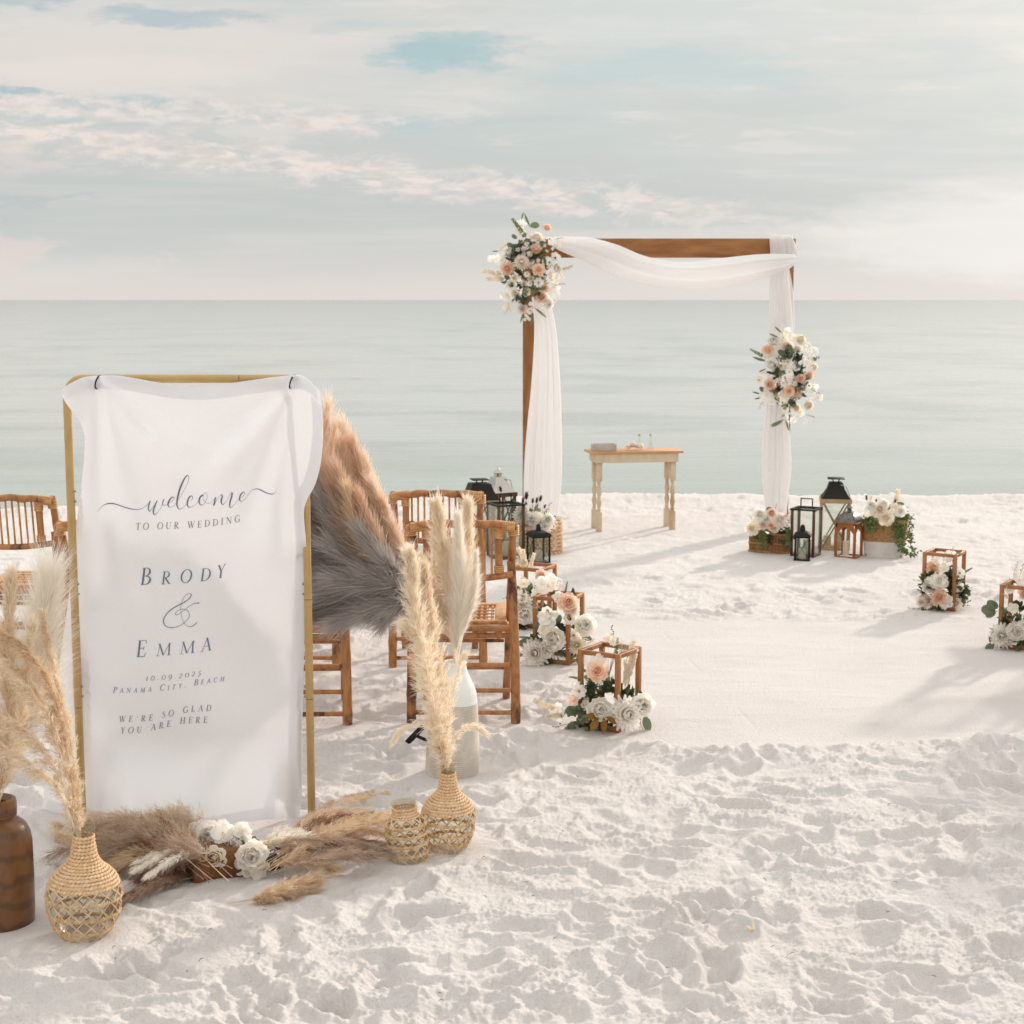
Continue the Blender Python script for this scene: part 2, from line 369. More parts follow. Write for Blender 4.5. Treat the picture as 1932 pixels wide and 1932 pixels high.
def mounds(X, Y, sm, yf):
    z = .020 * np.exp(-((Y - yf + .06) / .09) ** 2) * sst(X, .35, .7) * (1 + .9 * perlin(X * 4.2, Y * 4, 20)) * (1 - sst(X, 4.2, 4.5))
    f = np.clip(perlin(X * 26, Y * 28, 21) + .3, 0, 1)
    z += .010 * f * np.exp(-((Y - yf + .07) / .11) ** 2) * sst(X, .3, .6)
    z += sm * (.0030 * np.clip(1 - 3 * np.abs(perlin(X * 1.5, Y * 9, 22)), 0, 1) * sst(perlin(X * 3, Y * 6, 29), -.1, .2) + .0012 * perlin(X * 5, Y * 30, 28) + .0009 * perlin(X * 40, Y * 46, 23) + .010 * perlin(X * .9, Y * 1.1, 24))
    # the raked patch is banked up round the boxes
    for (bx, by) in (POS['box1'], POS['box4'], POS['box5']):
        z += .012 * np.exp(-(((X - bx) / .42) ** 2 + ((Y - by) / .36) ** 2))
    # joints of the levelled panels under the thin sand
    xj = .82 + (8.56 - Y) * .108
    broken = sst(perlin(X * 0 + 2, Y * 2.9, 25), -.05, .12)
    z -= sm * .0026 * broken * np.exp(-((X - xj - .012 * perlin(X * 0 + 5, Y * 3.1, 27)) / .006) ** 2)
    for yj, a, b in ((6.75, .62, 1.05), (7.6, .5, .95), (8.35, .6, 1.0)):
        z -= sm * .0035 * np.exp(-((Y - yj - .03 * (X - .8)) / .007) ** 2) * sst(X, a, a + .08) * (1 - sst(X, b - .08, b))
    # berm edge, then down below the water
    s_ = shore(X); z += .03 * np.exp(-((Y - s_ + .25) / .3) ** 2) * (1 + perlin(X * 1.7, Y * 1.7, 26))
    z -= .42 * sst(Y, s_, s_ + 1.3)
    return z
PADV = .004

def build_sand(m):
    def pix_y(yp):
        v = yp - 966; return CAM_H * (FPX * CT - v * ST) / (FPX * ST + v * CT)
    ys = [pix_y(p) for p in np.linspace(1990, 905, 640)]
    ys = list(np.linspace(2.0, ys[0], 40)[:-1]) + ys + [16.3, 17.0, 18.0]
    us = np.concatenate([np.linspace(-1.15, -.375, 70)[:-1], np.linspace(-.375, .375, 800), np.linspace(.375, 1.15, 70)[1:]])
    ys = np.array(ys); Yg, Ug = np.meshgrid(ys, us, indexing='ij'); Xg = Ug * Yg
    h, sm, yf = sand_height(Xg, Yg)
    keep = (1 - sm) * np.clip(1 - .30 * sst(Yg, 8.6, 10.5) * (1 - sst(Yg, 12.6, 13.3)), 0, 1)
    for (fx, fy, a, la, lb, dp) in FOOT:
        i0, i1 = np.searchsorted(ys, fy - .28), np.searchsorted(ys, fy + .28)
        if i1 <= i0: continue
        j0, j1 = np.searchsorted(us, (fx - .28) / max(fy - .28, 1)) - 2, np.searchsorted(us, (fx + .28) / (fy - .28)) + 2
        if fx < 0: j0, j1 = np.searchsorted(us, (fx - .28) / (fy - .28)) - 2, np.searchsorted(us, (fx + .28) / (fy + .28)) + 2
        j0 = max(j0, 0); sl_ = (slice(i0, i1), slice(j0, max(j1, j0 + 1)))
        X_, Y_ = Xg[sl_] - fx, Yg[sl_] - fy; c, s_ = math.cos(a), math.sin(a)
        q = np.sqrt(((X_ * c + Y_ * s_) / la) ** 2 + ((-X_ * s_ + Y_ * c) / lb) ** 2)
        q = q + .34 * perlin(Xg[sl_] * 13, Yg[sl_] * 13, 17) + .14 * perlin(Xg[sl_] * 31, Yg[sl_] * 31, 19)
        d = .85 * (-dp) * (1 - sst(q, .35, 1.12)) + dp * .34 * np.exp(-((q - 1.28) / .26) ** 2)
        h[sl_] += d * keep[sl_]
    h += mounds(Xg, Yg, sm, yf)
    k = np.zeros_like(h)
    for ((x, y), r_) in PADS:
        k = np.maximum(k, (1 if r_ < .2 else .68) * (1 - sst(np.hypot(Xg - x, Yg - y), r_, r_ + .10 + r_ * .5)))
    h = h * (1 - k * .93) + PADV * k
    V = np.stack([Xg, Yg, h], -1).reshape(-1, 3); nr, nc = h.shape
    idx = np.arange(nr * nc).reshape(nr, nc)
    F = np.stack([idx[:-1, :-1], idx[:-1, 1:], idx[1:, 1:], idx[1:, :-1]], -1).reshape(-1, 4)
    o = np_mesh('beach_sand', V, F, m); return tag(o, 'trampled white quartz sand with footprints and a levelled raked patch', None, kind='structure')

def sand_fn(T):
    co = obj_co(T)
    a = T.mix(T.ss(T.noise(co, 1.3, 5, .6), .35, .7), (.71, .672, .655, 1), (.67, .625, .60, 1))
    g = T.noise(co, 320, 2, .6)
    a = T.mix(T.ss(g, .58, .76), a, (.45, .37, .30, 1))
    return a
def sand_bump(T):
    co = obj_co(T)
    b1 = T.bump(T.noise(co, 60, 5, .7), .6, .010)
    return T.bump(T.noise(co, 240, 3, .75), .6, .0030, b1)
M_SAND = mat('sand', (.7, .64, .57), .95, .1, fn=sand_fn, bumpfn=sand_bump)
build_sand(M_SAND)
def sheet(name, x0, x1, y0, y1, z, m, label, nx=1, ny=1):
    b = MB(); 
    vs = [(x0 + (x1 - x0) * i / nx, y0 + (y1 - y0) * j / ny, z) for j in range(ny + 1) for i in range(nx + 1)]
    fs = [(j * (nx + 1) + i, j * (nx + 1) + i + 1, (j + 1) * (nx + 1) + i + 1, (j + 1) * (nx + 1) + i) for j in range(ny) for i in range(nx)]
    b.add(vs, fs); o = b.build(name, m, smooth=False); return tag(o, label, None, kind='structure')
sheet('shore_ground', -400, 400, -400, 17.5, -.16, M_SAND, 'white sand stretching away along the shore', 20, 20)

# ---- the sea
def sea_mat():
    m = bpy.data.materials.new('sea_water'); m.use_nodes = True; T = NT(m.node_tree); T.n.clear()
    out = T.node('ShaderNodeOutputMaterial'); b = T.node('ShaderNodeBsdfPrincipled')
    g = T.node('ShaderNodeTexCoord'); co = g.outputs['Object']; x, y, z = T.xyz(co)
    st = T.comb(T.m('MULTIPLY', x, .22), y, 0.0)
    n1 = T.noise(st, .55, 9, .62, .3); n2 = T.noise(T.comb(T.m('MULTIPLY', x, .10), y, 3.0), .12, 6, .6, .4)
    n3 = T.noise(T.comb(T.m('MULTIPLY', x, .06), T.m('MULTIPLY', T.m('LOGARITHM', T.m('MAXIMUM', y, 1.0), 2.718), 2.2), 3.0), 3.0, 7, .62)
    near = T.ss(y, 15, 26, 1.0, 0.0); mid = T.ss(T.m('LOGARITHM', y, 10.0), 1.5, 3.2, 0.0, 1.0)
    c = T.mix(near, (.455, .47, .452, 1), (.36, .415, .375, 1))
    c = T.mix(mid, c, (.27, .27, .255, 1))
    c = T.mix(T.m('MULTIPLY', T.ss(n3, .46, .62), .75), c, (.305, .35, .325, 1))
    T.put(b.inputs['Base Color'], c); b.inputs['Roughness'].default_value = .16; b.inputs['IOR'].default_value = 1.33
    h = T.m('ADD', T.m('MULTIPLY', n1, .10), T.m('MULTIPLY', n2, .35))
    bb = T.node('ShaderNodeBump'); T.put(bb.inputs['Height'], h); bb.inputs['Strength'].default_value = 1.0; bb.inputs['Distance'].default_value = .8
    T.l.new(bb.outputs[0], b.inputs['Normal']); T.l.new(b.outputs[0], out.inputs[0]); return m
M_SEA = sea_mat()
b = MB(); ny = [11.5, 13, 15, 18, 25, 50, 150, 600, 3000, 20000, 40000]
vs = []; fs = []
for j, yy in enumerate(ny):
    w_ = 60 + yy * 1.5
    for i in range(9): vs.append((-w_ + 2 * w_ * i / 8, yy, -.10))
for j in range(len(ny) - 1):
    for i in range(8): fs.append((j * 9 + i, j * 9 + i + 1, (j + 1) * 9 + i + 1, (j + 1) * 9 + i))
b.add(vs, fs); tag(b.build('sea', M_SEA, smooth=False), 'calm pale green sea reaching the horizon', None, kind='structure')

# ------------------------------------------------------------------ materials
def wood_fn(a, b_, c, sc=(1, 1, 1), scale=14):
    def fn(T):
        co = obj_co(T, *sc); n = T.noise(co, scale, 6, .6, 1.2); k = T.mix(T.ss(n, .3, .7), tuple(a) + (1,), tuple(b_) + (1,))
        s_ = T.noise(co, scale * .35, 3, .5, .5); return T.mix(T.ss(s_, .58, .72), k, tuple(c) + (1,))
    return fn
def bamboo_fn(T):
    co = obj_co(T, 1, 1, .45); oi = T.node('ShaderNodeObjectInfo'); r_ = oi.outputs['Random']
    co2 = T.vm('ADD', co, T.comb(r_, T.m('MULTIPLY', r_, 7.0), T.m('MULTIPLY', r_, 3.0)))
    n = T.noise(co2, 26, 5, .6, .8); k = T.mix(T.ss(n, .3, .7), (.47, .22, .078, 1), (.31, .125, .040, 1))
    return T.mix(T.ss(T.noise(co2, 9, 4, .6, .5), .53, .66), k, (.085, .03, .012, 1))
M_BAMBOO = mat('bamboo', (.4, .2, .08), .42, .4, fn=bamboo_fn)
M_SPINDLE = mat('bamboo_light', (.5, .27, .1), .5, .3, fn=two_tone((.56, .30, .11), (.40, .18, .06), 30, (1, 1, .3)))
M_RATTAN = mat('rattan_wrap', (.6, .38, .18), .5, .3, fn=two_tone((.63, .38, .18), (.48, .24, .09), 60, (.5, .5, 3)))
M_SEATW = mat('seat_cane', (.6, .35, .15), .5, .3, fn=two_tone((.62, .36, .17), (.42, .19, .08), 40, (1, 3, 1)))
M_GOLD = mat('gold_paint', (.50, .33, .13), .38, .5, metallic=.35, fn=two_tone((.50, .335, .135), (.46, .30, .12), 8))
M_BLACK = mat('black_metal', (.014, .011, .010), .6, .22)
M_SCREW = mat('steel_screw', (.3, .27, .2), .35, .5, metallic=.8)
def cloth_fn(T):
    co = obj_co(T); w = T.noise(T.comb(*[T.m('MULTIPLY', T.xyz(co)[0], 1.0), T.xyz(co)[1], T.m('MULTIPLY', T.xyz(co)[2], .2)]), 500, 2, .6)
    return T.mix(T.ss(w, .3, .7), (.88, .87, .895, 1), (.85, .84, .865, 1))
M_CLOTH = mat('white_satin', (.8, .78, .77), .55, .35, fn=cloth_fn, trans=.17)
M_VOILE = mat('white_voile', (.93, .92, .92), .8, .1, trans=.32)
_t = NT(M_VOILE.node_tree); _o = [n for n in _t.n if n.bl_idname == 'ShaderNodeOutputMaterial'][0]; _s = _o.inputs[0].links[0].from_socket
_tr = _t.node('ShaderNodeBsdfTransparent'); _mx = _t.node('ShaderNodeMixShader'); _mx.inputs[0].default_value = .16; _t.l.new(_s, _mx.inputs[1]); _t.l.new(_tr.outputs[0], _mx.inputs[2]); _t.l.new(_mx.outputs[0], _o.inputs[0])
M_INK = mat('slate_ink', (.16, .20, .26), .7, .2)
M_INK2 = mat('grey_ink', (.25, .26, .30), .7, .2)
M_ARCHW = mat('stained_pine', (.3, .13, .05), .6, .25, fn=wood_fn((.38, .175, .066), (.25, .105, .038), (.17, .066, .025), (1, 1, .18), 12))
M_BEAMW = mat('stained_pine_beam', (.3, .13, .05), .6, .25, fn=wood_fn((.38, .175, .066), (.25, .105, .038), (.17, .066, .025), (.18, 1, 1), 12))
M_BOXW = mat('acacia_frame', (.36, .14, .05), .5, .3, fn=wood_fn((.40, .18, .066), (.29, .118, .042), (.22, .08, .03), (1, 1, .3), 24))
def darkwood_fn(T):
    co = obj_co(T, 1, 1, .55); n = T.noise(co, 7, 4, .6, 3.0)
    wv = T.node('ShaderNodeTexWave', wave_type='BANDS', bands_direction='Z'); T.put(wv.inputs['Vector'], co); wv.inputs['Scale'].default_value = 9; wv.inputs['Distortion'].default_value = 6
    wv.inputs['Detail'].default_value = 3; k = T.mix(T.ss(n, .2, .8), (.21, .095, .034, 1), (.14, .06, .022, 1))
    return T.mix(T.m('MULTIPLY', T.ss(wv.outputs['Fac'], .55, 1.0), .45), k, (.05, .02, .01, 1))
M_DARKW = mat('mango_wood', (.1, .04, .015), .32, .5, fn=darkwood_fn)
M_CREAMP = mat('cream_paint', (.55, .43, .28), .6, .25, fn=wood_fn((.67, .55, .40), (.59, .47, .33), (.46, .31, .17), (1, 1, .4), 16))
M_TOPW = mat('oak_tabletop', (.5, .27, .11), .5, .3, fn=wood_fn((.60, .34, .15), (.48, .24, .10), (.30, .14, .06), (.3, 1, 1), 18))
M_WEAVE = mat('seagrass_weave', (.6, .4, .22), .65, .2, fn=island_var((.80, .57, .36), (.62, .40, .21)))
M_STRIP = mat('rattan_strip', (.6, .42, .22), .6, .25, fn=two_tone((.76, .57, .35), (.58, .39, .20), 60))
M_JUTE = mat('jute_coil', (.45, .28, .13), .8, .1, fn=two_tone((.48, .30, .145), (.34, .19, .085), 45, (1, 1, 3)))
M_WHITEW = mat('white_weave', (.75, .7, .66), .8, .1, fn=two_tone((.74, .70, .66), (.68, .63, .59), 12))
M_WICKER = mat('wicker', (.36, .19, .08), .7, .2, fn=island_var((.46, .26, .115), (.24, .11, .045)))
M_WGLAZE = mat('white_glaze', (.80, .79, .77), .22, .5)
M_WMATTE = mat('ribbed_ceramic', (.66, .60, .53), .6, .3, fn=two_tone((.60, .545, .475), (.52, .455, .385), 10))
M_WAXW = mat('candle_wax', (.80, .72, .58), .5, .3, trans=.25)
M_PALEW = mat('pale_ash', (.52, .34, .18), .6, .25, fn=wood_fn((.56, .38, .21), (.46, .29, .15), (.40, .24, .12), (1, 1, .3), 20))
M_ORANGW = mat('orange_wood', (.36, .13, .03), .5, .3, fn=wood_fn((.38, .14, .035), (.30, .10, .026), (.24, .08, .02), (1, 1, .3), 20))
M_BROWNW = mat('dark_brown_wood', (.10, .04, .02), .5, .3, fn=wood_fn((.13, .055, .026), (.08, .03, .014), (.06, .02, .01), (1, 1, .3), 20))
M_DKROOF = mat('dark_roof_metal', (.022, .016, .013), .6, .2)
M_STEEL = mat('polished_steel', (.45, .42, .38), .18, .5, metallic=1.0)
M_PEWTER = mat('pewter_dome', (.17, .15, .14), .4, .5, metallic=.7, fn=two_tone((.20, .18, .17), (.12, .10, .095), 30))
M_PAPER = mat('kraft_paper', (.17, .075, .03), .7, .2, fn=two_tone((.19, .085, .038), (.14, .058, .024), 9))
M_BURLAP = mat('whitewashed_wood', (.48, .43, .40), .7, .2, fn=wood_fn((.56, .51, .47), (.42, .37, .34), (.34, .29, .26), (.3, 1, 1), 14))
def glass_mat(name, tint, gl=.16):
    m = bpy.data.materials.new(name); m.use_nodes = True; T = NT(m.node_tree); T.n.clear()
    out = T.node('ShaderNodeOutputMaterial'); tr = T.node('ShaderNodeBsdfTransparent'); tr.inputs[0].default_value = tuple(tint) + (1,)
    g = T.node('ShaderNodeBsdfGlossy'); g.inputs['Roughness'].default_value = .14 if gl < .4 else .32; g.inputs[0].default_value = (1, 1, 1, 1)
    lw = T.node('ShaderNodeLayerWeight'); lw.inputs[0].default_value = .35
    f = T.m('ADD', T.m('MULTIPLY', lw.outputs['Fresnel'], .9), gl * .3, clamp=True); f = T.m('MULTIPLY', f, .26 if gl < .4 else .15); mx = T.node('ShaderNodeMixShader')
    T.put(mx.inputs[0], f); T.l.new(tr.outputs[0], mx.inputs[1]); T.l.new(g.outputs[0], mx.inputs[2]); T.l.new(mx.outputs[0], out.inputs[0]); return m
M_GLASS = glass_mat('clear_glass', (.93, .95, .93)); M_GLASSD = glass_mat('smoky_green_glass', (.90, .89, .84), .5)
PET = dict(trans=.42)
M_PWHITE = mat('white_petal', (.84, .82, .78), .6, .2, fn=two_tone((.985, .965, .93), (.97, .94, .89), 3), **PET)
M_PCREAM = mat('cream_petal', (.80, .72, .58), .6, .2, fn=two_tone((.97, .93, .84), (.95, .89, .76), 3), **PET)
M_PPEACH = mat('peach_petal', (.80, .42, .26), .6, .2, fn=two_tone((.97, .82, .70), (.96, .74, .59), 3), **PET)
M_PBLUSH = mat('blush_petal', (.82, .64, .54), .6, .2, fn=two_tone((.975, .92, .86), (.96, .87, .80), 3), **PET)
M_YEL = mat('yellow_centre', (.42, .27, .05), .8, .2); M_BLKC = mat('black_centre', (.012, .012, .02), .8, .2)
M_GREEND = mat('dark_leaf', (.05, .075, .04), .5, .3, fn=island_var((.11, .14, .07), (.06, .085, .04)), trans=.2)
M_EUC = mat('eucalyptus_leaf', (.12, .17, .12), .6, .3, fn=island_var((.22, .26, .16), (.13, .17, .10)), trans=.25)
M_GREENF = mat('fresh_leaf', (.13, .19, .06), .6, .3, fn=island_var((.17, .23, .08), (.09, .15, .05)), trans=.3)
M_AMBER = mat('amber_leaf', (.30, .15, .02), .5, .3, fn=island_var((.34, .18, .03), (.22, .10, .015)), trans=.3)
M_STEM = mat('green_stem', (.12, .12, .06), .7, .2); M_BLEACH = mat('bleached_leaf', (.78, .70, .56), .8, .1, fn=island_var((.82, .75, .62), (.72, .62, .46)), trans=.45)
M_TWIG = mat('brown_twig', (.14, .075, .04), .8, .1); M_DARKTAIL = mat('dark_seed_head', (.06, .03, .025), .9, .1)
def fluff(name, a, b_, tr=.5): return mat(name, a, .75, .12, fn=island_var(a, b_), trans=tr)
F_TAN = fluff('natural_pampas', (.93, .84, .71), (.84, .72, .56)); F_CREAM = fluff('cream_pampas', (.95, .88, .76), (.89, .80, .66))
F_WHITE = fluff('white_pampas', (.96, .93, .87), (.93, .88, .80)); F_ORANGE = fluff('terracotta_pampas', (.86, .67, .52), (.70, .50, .36))
F_PEACH = fluff('peach_pampas', (.94, .84, .72), (.86, .71, .57)); F_GREY = fluff('grey_pampas', (.46, .41, .39), (.28, .235, .225), .45)
F_GREYL = fluff('pale_grey_pampas', (.64, .60, .57), (.46, .42, .40), .45); F_MAUVE = fluff('mauve_reed', (.64, .50, .40), (.46, .34, .26), .45)
F_BROWN = fluff('brown_reed', (.42, .24, .15), (.28, .145, .09), .45); F_BEIGE = fluff('beige_reed', (.86, .72, .54), (.72, .56, .38), .45)

# ------------------------------------------------------------------ feathery plumes
def strands(parent, name, m, base, dirs, L, w, grav, seg=3, seed=0, curl=.25):
    """thin ribbons: base (n,3), dirs (n,3) unit, L (n,)"""
    r = np.random.default_rng(seed); n = len(base)
    side = np.cross(dirs, r.normal(size=(n, 3))); side /= np.linalg.norm(side, axis=1)[:, None] + 1e-9
    bend = r.normal(size=(n, 3)) * curl; g = np.zeros((n, 3)); g[:, 2] = -grav
    rows = []
    for k in range(seg + 1):
        s_ = k / seg; c = base + dirs * (L * s_)[:, None] + (bend + g) * (L * s_ * s_)[:, None]
        ww = (w * (1 - .75 * s_)) if not hasattr(w, '__len__') else w * (1 - .75 * s_)
        rows += [c - side * np.reshape(ww, (-1, 1)) / 2, c + side * np.reshape(ww, (-1, 1)) / 2]
    V = np.stack(rows, 1); k2 = 2 * (seg + 1); V = V.reshape(-1, 3)
    off = np.arange(n)[:, None] * k2
    F = np.concatenate([off + np.array([[2 * k, 2 * k + 1, 2 * k + 3, 2 * k + 2]]) for k in range(seg)], 0)
    if parent is not None: V = V - np.array(parent.location)[None]
    return V, F
def plume(parent, pts, n, L, w=.0016, spread=.75, grav=.15, m=None, seed=0, t0=.22, clump=0, stem=.003, flat=None, name='plume', curl=.22, tip=.35, side_bias=None, stem_mat=None):
    """one seed head: a stem along pts carrying soft strands from t0 to its tip"""
    r = np.random.default_rng(seed + 100); sp = catmull(pts, 60); tan = np.gradient(sp, axis=0); tan /= np.linalg.norm(tan, axis=1)[:, None]
    def frame(t):
        i = np.clip((t * 59), 0, 58.999); k = i.astype(int); f = (i - k)[:, None]; return sp[k] * (1 - f) + sp[k + 1] * f, tan[k]
    def perp(T_, q):
        x = np.cross(T_, q); return x / (np.linalg.norm(x, axis=1)[:, None] + 1e-9)
    prof = lambda u: np.clip(np.sin(np.pi * np.clip(.03 + .87 * u, 0, 1)) ** .8, 0, 1) * (1 - u) + u * tip + .06
    def go(nn, LL):
        t = t0 + (1 - t0) * r.random(nn) ** .95; p, T_ = frame(t); q = perp(T_, r.normal(size=(nn, 3)))
        if side_bias is not None: q = q + np.array(side_bias)[None] * .6; q /= np.linalg.norm(q, axis=1)[:, None]
        u = (t - t0) / (1 - t0); a = spread * (1 - .55 * u) * (.5 + .7 * r.random(nn)); d = T_ * np.cos(a)[:, None] + q * np.sin(a)[:, None]
        return p, d, LL * prof(u) * (.55 + .65 * r.random(nn))
    if clump:
        p, d, l = go(clump, L); per = n // clump; g = np.zeros((clump, 3)); g[:, 2] = -grav
        s_ = r.random((clump, per)) * 1.0; s_ = s_ ** .8
        base = (p[:, None] + d[:, None] * (l[:, None] * s_)[..., None] + g[:, None] * (l[:, None] * s_ ** 2)[..., None]).reshape(-1, 3)
        base += r.normal(size=base.shape) * .0035
        dd = (np.repeat(d[:, None], per, 1) + g[:, None] * s_[..., None]).reshape(-1, 3) + r.normal(size=(clump * per, 3)) * .17
        dd /= np.linalg.norm(dd, axis=1)[:, None]; ll = np.full(clump * per, L * .27) * (.5 + .8 * r.random(clump * per))
        V, F = strands(parent, name, m, base, dd, ll, w, grav, 2, seed, curl)
    else:
        p, d, l = go(n, L); V, F = strands(parent, name, m, p, d, l, w * (.6 + .8 * r.random(n)), grav, 3, seed, curl)
    o = np_mesh(name, V, F, m, parent, smooth=False)
    if stem:
        b = MB(); q = sp[::6]; b.tube([tuple(x) for x in q], [stem * (1 - .6 * i / len(q)) for i in range(len(q))], 5)
        so_ = b.build('stem', stem_mat or m, parent, world=True); so_.parent = o
    return o
def bundle(name, label, cat, loc, specs, group=None):
    root = thing(name, label, cat, loc, 0, group)
    for i, s_ in enumerate(specs): plume(root, seed=hash_(name) + i * 7 + int(abs(loc[0]) * 100), **s_)
    return root
def hash_(s): return sum(ord(c) * (i + 1) for i, c in enumerate(s)) % 9973

# ------------------------------------------------------------------ the welcome sign
YP = 5.375
stand = thing('sign_stand', 'slim gold painted metal frame standing in the sand, holding the welcome cloth', 'sign stand', (-1.10, YP, 0))
pl = [(-1.503, YP, -.06), (-1.503, YP, .55), (-1.503, YP, 1.0), (-1.503, YP, 1.47)]
b = MB(); b.tube([(-1.503, YP, -.06), (-1.503, YP, .40)], .0135, 14); b.build('lower_post', M_GOLD, stand, world=True)
b = MB(); b.tube([(-1.503, YP, .402), (-1.503, YP, .72)], .0142, 14); b.build('middle_post', M_GOLD, stand, world=True)
arc = lambda cx, sx: [(cx + sx * .055 * math.cos(a), YP, 1.475 + .062 * math.sin(a)) for a in np.linspace(0, math.pi / 2, 8)]
b = MB(); b.tube([(-1.503, YP, .722), (-1.503, YP, 1.10), (-1.503, YP, 1.44)] + arc(-1.448, -1) + [(-1.36, YP, 1.537)], .0138, 14); b.build('upper_post', M_GOLD, stand, world=True)
b = MB(); b.tube([(-1.358, YP, 1.537), (-.92, YP, 1.537)], .0142, 14); b.build('top_bar', M_GOLD, stand, world=True)
b = MB(); b.tube([(-.701, YP, -.06), (-.701, YP, .43)], .0135, 14); b.build('lower_post', M_GOLD, stand, world=True)
b = MB(); b.tube([(-.701, YP, .432), (-.701, YP, .78)], .0142, 14); b.build('middle_post', M_GOLD, stand, world=True)
b = MB(); b.tube([(-.701, YP, .782), (-.701, YP, 1.10), (-.701, YP, 1.44)] + arc(-.756, 1) + [(-.918, YP, 1.537)], .0138, 14); b.build('upper_post', M_GOLD, stand, world=True)
for x in (-1.503, -.701):
    sx = 1 if x < -1 else -1
    for z in (.44, .475, .80, .835, 1.12, 1.155):
        b = MB(); b.tube([(x + sx * .010, YP - .003, z), (x + sx * .0185, YP - .004, z)], .0042, 8); b.build('screw', M_SCREW, stand, world=True)

EDGE_L = [(118, 733), (117, 741), (121, 755), (135, 775), (150, 795), (158, 815), (160, 838), (158, 870), (152, 930), (147, 965), (143, 1000), (137, 1060), (128, 1140), (115, 1230), (105, 1320), (95, 1400), (86, 1470), (79, 1527)]
EDGE_R = [(603, 737), (607, 763), (609, 800), (609, 835), (603, 883), (593, 917), (579, 943), (573, 968), (577, 1019), (579, 1060), (575, 1173), (572, 1310), (570, 1373), (569, 1500), (564, 1546)]
EDGE_T = [(118, 733), (130, 725), (154, 713), (181, 709), (222, 709), (263, 715), (314, 724), (362, 728), (410, 726), (461, 719), (513, 712), (561, 708), (581, 716), (603, 737)]
EDGE_B = [(79, 1527), (150, 1547), (249, 1565), (314, 1577), (400, 1563), (480, 1549), (540, 1544), (564, 1546)]
def pxz(x, y): p = P(x, y, 5.385); return (p.x, p.z)
def resamp(pts, n):
    q = catmull(np.array([pxz(*p) for p in pts]), 400); d = np.r_[0, np.cumsum(np.linalg.norm(np.diff(q, axis=0), axis=1))]
    t = np.linspace(0, d[-1], n); return np.stack([np.interp(t, d, q[:, 0]), np.interp(t, d, q[:, 1])], 1)
NS, NT_ = 130, 240
cl, cr, ct, cb = resamp(EDGE_L, NT_), resamp(EDGE_R, NT_), resamp(EDGE_T, NS), resamp(EDGE_B, NS)
s_ = np.linspace(0, 1, NS)[None, :, None]; t_ = np.linspace(0, 1, NT_)[:, None, None]
CXZ = (1 - s_) * cl[:, None] + s_ * cr[:, None] + (1 - t_) * ct[None] + t_ * cb[None] \
      - ((1 - s_) * (1 - t_) * cl[0] + s_ * (1 - t_) * cr[0] + (1 - s_) * t_ * cl[-1] + s_ * t_ * cr[-1])
def sstn(x, a, b): return sst(np.asarray(x, float), a, b)
def cloth_y(X, Z):
    X = np.asarray(X, float); Z = np.asarray(Z, float)
    y = 5.341 + .063 * (1 - sstn(Z, .80, 1.36)) * np.ones_like(X)
    def seg(ax, az, bx, bz, w, amp):
        vx, vz = bx - ax, bz - az; L2 = vx * vx + vz * vz; tt = np.clip(((X - ax) * vx + (Z - az) * vz) / L2, 0, 1)
        d = np.hypot(X - ax - tt * vx, Z - az - tt * vz); return amp * np.exp(-(d / (w * (.35 + tt))) ** 2) * (1 - sst(tt, .75, 1.0) * .8)
    tlx, trx, tz = -1.398, -.727, 1.53
    for (bx, bz, w, a) in ((-1.09, 1.12, .045, -.024), (-1.28, .92, .04, -.016), (-1.41, .75, .04, .018), (-1.20, 1.32, .035, .018), (-1.02, 1.25, .03, -.012)):
        y = y + seg(tlx, tz, bx, bz, w, a)
    for (bx, bz, w, a) in ((-1.05, 1.15, .045, -.022), (-.86, .85, .04, -.020), (-.80, 1.02, .03, .018), (-.95, 1.35, .035, .016), (-.93, 1.0, .03, .014)):
        y = y + seg(trx, tz, bx, bz, w, a)
    # right flap billows towards the camera in front of the post, then tucks behind it
    f = sstn(X, -.80, -.70) * sstn(Z, .90, .99); y = y - .050 * f - .02 * f * sstn(X, -.72, -.66)
    fl = (1 - sstn(X, -1.52, -1.42)) * sstn(Z, 1.36, 1.44); y = y - .035 * fl
    side = (1 - sstn(X, -1.5, -1.40)) * (1 - sstn(Z, .9, 1.2)); y = y + .012 * side
    y = y + .020 * np.sin((X + 1.1) * 7.5 + 1.0) * (1 - sstn(Z, .5, 1.1)) + .010 * np.sin((X + .4 * Z) * 15) * sstn(Z, -.1, .3)
    y = y + .010 * np.sin(Z * 9 + X * 4) * (1 - sstn(Z, .9, 1.2)) + .006
    hump = np.exp(-((X + .87) / .16) ** 2 - ((Z - .30) / .20) ** 2); y = y - .028 * hump
    y = y - .17 * (1 - sstn(Z, -.06, .30)) * sstn(X, -1.47, -1.33) * (1 - sstn(X, -.85, -.74))
    return np.where((Z < .93) & (X > -.74), np.maximum(y, 5.397), np.where((Z < 1.34) & (X < -1.47), np.maximum(y, 5.397), y))
CY = cloth_y(CXZ[..., 0], CXZ[..., 1]); _k = CY / 5.385; CX3 = CXZ[..., 0] * _k; CZ3 = CAM_H + (CXZ[..., 1] - CAM_H) * _k
banner = thing('welcome_cloth', 'white satin cloth printed with a blue grey welcome message, tied to the gold frame', 'welcome sign', (-1.09, 5.40, .8))
V = np.stack([CX3, CY, CZ3], -1).reshape(-1, 3) - np.array(banner.location); idx = np.arange(NS * NT_).reshape(NT_, NS)
F = np.stack([idx[:-1, :-1], idx[1:, :-1], idx[1:, 1:], idx[:-1, 1:]], -1).reshape(-1, 4)
np_mesh('cloth_panel', V, F, M_CLOTH, banner)
